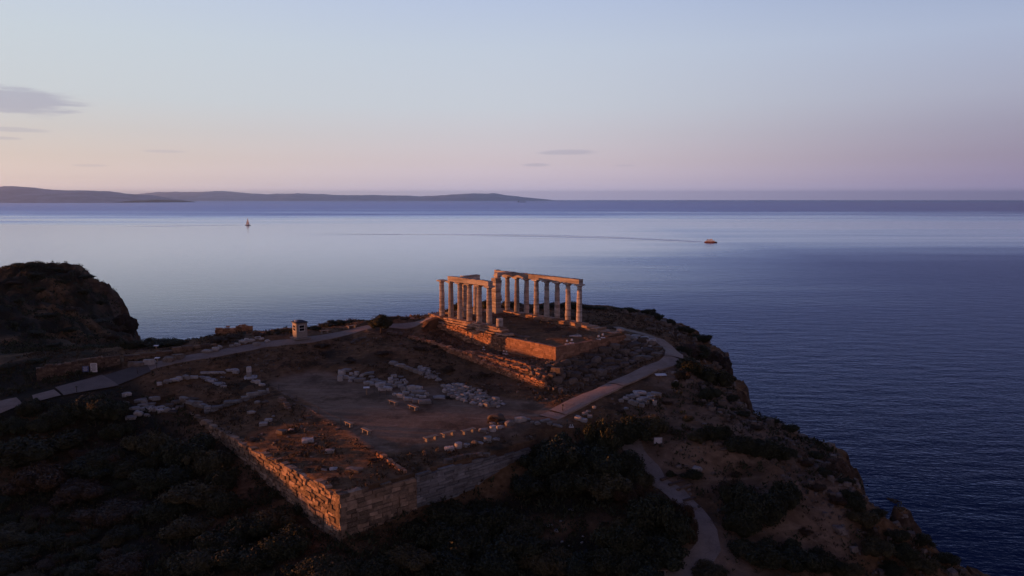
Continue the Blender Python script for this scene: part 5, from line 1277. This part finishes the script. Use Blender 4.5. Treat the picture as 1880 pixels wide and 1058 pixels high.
# steps of the gravel path
for k, (a, b_) in enumerate([((1213, 884), (1243, 872)), ((1228, 893), (1256, 883)), ((1243, 902), (1270, 891)), ((1255, 921), (1276, 915))]):
    pa, pb = drop_px(*a), drop_px(*b_); mb = MB(); c = [(u + w) / 2 for u, w in zip(pa, pb)]; l = math.dist(pa[:2], pb[:2])
    mb.box((0, 0, 0), (l, .28, .26), math.atan2(pb[1] - pa[1], pb[0] - pa[0]), .02, RNG)
    o = mb.build('step', M['rubble'], None, (c[0], c[1], c[2] + .06))
    setp(o, 'stone riser across the gravel path, %s of four' % ['uppermost', 'second from the top', 'third from the top', 'lowest'][k], 'step', 'risers of the gravel path')

# ------------------------------------------------------------------ boats
def hull(mb, L, B, H, bow=.3, n=12, sheer=.25):
    """stern at -L/2, bow at +L/2 along x"""
    vs = []; fs = []
    for i in range(n + 1):
        u = i / n; x = -L / 2 + L * u; w = B / 2 * (1 if u < 1 - bow else math.cos((u - 1 + bow) / bow * math.pi / 2) ** .7) * (0.88 + .12 * min(1, u * 5)); h = H * (1 + sheer * max(0, u - .5) * 2)
        w = max(w, .02); vs += [(x, -w * .75, -.6), (x, -w, h), (x, w, h), (x, w * .75, -.6)]
    for i in range(n):
        a = i * 4; b_ = a + 4; fs += [(a, b_, b_ + 1, a + 1), (a + 1, b_ + 1, b_ + 2, a + 2), (a + 2, b_ + 2, b_ + 3, a + 3)]
    fs += [(0, 1, 2, 3), (4*n+3, 4*n+2, 4*n+1, 4*n)]; mb.add(vs, fs)
p = at(1305, 446, SEA); fer = empty('motor_ferry', tuple(p), R(-28)); setp(fer, 'white and red-brown motor ferry heading right and trailing a long wake', 'ferry')
mb = MB(); hull(mb, 23, 6.4, 1.9, .3); mb.build('hull', M['hull_red'], fer)
mb = MB(); mb.box((-1.0, 0, 2.75), (17.5, 5.6, 1.6), 0, 0, None, .97); mb.box((-1.0, 0, 4.35), (15, 5.2, .25)); mb.build('main_deck', M['white'], fer)
mb = MB(); mb.box((-1.2, 0, 5.3), (10, 4.4, 1.4), 0, 0, None, .86); mb.box((.6, 0, 6.35), (5, 3.2, .7), 0, 0, None, .7); wh = mb.build('upper_deck', M['white'], fer)
for sy in (-1, 1):
    mb = MB(); mb.box((-1, sy * 2.82, 2.8), (15.5, .06, .75)); mb.build('window_band', M['glass'], fer)
    mb = MB(); mb.box((-1.2, sy * 2.14, 5.35), (8.6, .12, .55)); mb.build('window_band', M['glass'], fer)
mb = MB(); mb.tube((.4, 0, 6.5), (.2, 0, 9.2), .12); mb.tube((.1, -1, 8), (.1, 1, 8), .07); mb.build('mast', M['white'], fer)
mb = MB(); mb.box((-6.5, 0, 5.6), (1.6, 1.2, 1.8), 0, 0, None, .8); mb.build('funnel', M['hull_dark'], fer)
p = at(454.5, 414, SEA); sb = empty('sailing_yacht', tuple(p), R(-15)); setp(sb, 'lone sailing yacht with a tall white sail and dark hull, far out on the left', 'sailing boat')
mb = MB(); hull(mb, 15, 4.2, 1.7, .55); mb.build('hull', M['hull_red'], sb)
mb = MB(); mb.box((-1.5, 0, 2.0), (6.5, 2.6, .8), 0, 0, None, .8); mb.build('cabin', M['white'], sb)
mb = MB(); mb.tube((1, 0, 1.5), (1, 0, 24), .14); mb.tube((1, 0, 3), (-6, 0, 3), .12); mb.build('mast', M['white'], sb)
def sail(name, pts3, belly):
    a, b_, c = [Vector(q) for q in pts3]; mb = MB(); n = 8; idx = {}
    for i in range(n + 1):
        for j in range(n + 1 - i):
            u, v = i / n, j / n; w = 1 - u - v; q = a * w + b_ * u + c * v; q.y += belly * 27 * u * v * w if False else belly * 4 * w * (1 - w)
            idx[i, j] = len(mb.v); mb.v.append(tuple(q))
    for i in range(n):
        for j in range(n - i):
            mb.f.append((idx[i, j], idx[i+1, j], idx[i, j+1]))
            if i + j < n - 1: mb.f.append((idx[i+1, j], idx[i+1, j+1], idx[i, j+1]))
    return mb.build(name, M['sail'], sb)
sail('mainsail', [(.8, 0, 23.5), (.8, 0, 3.2), (-5.8, 0, 3.2)], .8)
sail('headsail', [(1.3, 0, 20), (7, 0, 1.9), (.6, .3, 2.4)], .7)
p = at(455 + 3.5, 414.2, SEA); tnd = empty('tender_boat', tuple(p), R(10)); setp(tnd, 'small dark motor boat close to the right of the sailing yacht', 'motor boat')
mb = MB(); hull(mb, 7, 2.6, 1.2, .45); mb.build('hull', M['hull_dark'], tnd)
mb = MB(); mb.box((-.4, 0, 1.5), (2.4, 1.8, 1.0), 0, 0, None, .8); mb.build('cabin', M['hull_dark'], tnd)
p = at(958, 371.6, SEA); cg = empty('cargo_ship', tuple(p), R(3)); setp(cg, 'tiny dark cargo ship on the horizon above the temple', 'cargo ship'); k = p[1] / F * 15 / 150
mb = MB(); hull(mb, 150 * k, 26 * k, 9 * k, .2); mb.build('hull', M['hull_dark'], cg)
mb = MB(); mb.box((-58 * k, 0, 17 * k), (14 * k, 22 * k, 17 * k)); mb.box((-60 * k, 0, 28 * k), (5 * k, 6 * k, 7 * k)); mb.build('superstructure', M['hull_dark'], cg)
for q in (-25, 5, 35):
    mb = MB(); mb.box((q * k, 0, 12 * k), (4 * k, 4 * k, 12 * k)); mb.box(((q + 6) * k, 0, 17 * k), (16 * k, 1.5 * k, 1.5 * k)); mb.build('deck_crane', M['hull_dark'], cg)
# wakes: strips of churned and of smoothed water just above the sea
def wake_mat(name, rough, col_):
    m = M['water'].copy(); m.name = name
    for n in m.node_tree.nodes:
        if n.type == 'BSDF_GLOSSY':
            for l in list(n.inputs['Roughness'].links): m.node_tree.links.remove(l)
            for l in list(n.inputs['Color'].links): m.node_tree.links.remove(l)
            n.inputs['Roughness'].default_value = rough; n.inputs['Color'].default_value = col_ + (1,)
    return m
wk_d = wake_mat('churned_water', .50, (.60, .72, .95)); wk_l = wake_mat('smooth_water', .08, (.86, .92, 1.0))
def wake(line, w0, w1, mat, up):
    ps = [at(x, y, SEA)[:2] for x, y in line]; vs = []; fs = []; rg = random.Random(len(line) + int(w1 * 10)); out = []
    for a, b_ in zip(ps[:-1], ps[1:]):
        for k in range(24): out.append(a + (b_ - a) * k / 24)
    out.append(ps[-1]); n = len(out)
    for i, q in enumerate(out):
        tg = out[min(i + 1, n - 1)] - out[max(i - 1, 0)]; tg = tg / np.linalg.norm(tg); nr = np.array([tg[1], -tg[0]]); w = (w0 + (w1 - w0) * i / n) * rg.uniform(.75, 1.2) * (1 if i < n * .7 else (n - i) / (n * .3) + .02)
        for sgn in (-1, 1): e = q + nr * sgn * w / 2; vs.append((e[0], e[1], SEA + up))
    for i in range(n - 1): fs.append((2*i, 2*i+1, 2*i+3, 2*i+2))
    me = bpy.data.meshes.new('wake'); me.from_pydata(vs, [], fs); me.update(); setp(link('wake', me, mat), kind='structure')
wake([(1291, 444.5), (1220, 441.2), (1130, 437.8), (1000, 434.8), (860, 433.2)], 9, 16, wk_d, .12)
wake([(1288, 443.0), (1200, 439.0), (1080, 434.6), (940, 432.2), (700, 430), (520, 428.6)], 6, 26, wk_l, .22)
wake([(1280, 445.5), (1180, 441.8), (1040, 438.6), (900, 437)], 6, 14, wk_l, .17)
wake([(450, 413.6), (400, 414), (330, 415), (220, 417)], 8, 30, wk_d, .12)
wake([(1250, 440.8), (1120, 435.2), (1000, 431.8), (800, 430.4), (560, 432)], 5, 16, wk_d, .15)

# ------------------------------------------------------------------ air
hb = MB(); hb.box((0, 21500, 192), (110000, 49000, 516))
hm = bpy.data.materials.new('haze'); hm.use_nodes = True
hn = hm.node_tree.nodes; hn.remove(hn['Principled BSDF']); pv = hn.new('ShaderNodeVolumePrincipled')
pv.inputs['Color'].default_value = (.50, .72, 1.0, 1); pv.inputs['Density'].default_value = 3.1e-5; pv.inputs['Anisotropy'].default_value = 0.72
hm.node_tree.links.new(pv.outputs[0], hn['Material Output'].inputs['Volume'])
setp(hb.build('haze', hm), kind='stuff')

for o in scene.objects:
    if o.get('label') and len(o['label'].replace(',', ' ').split()) > 16: print('LONG', o.name, o['label'])
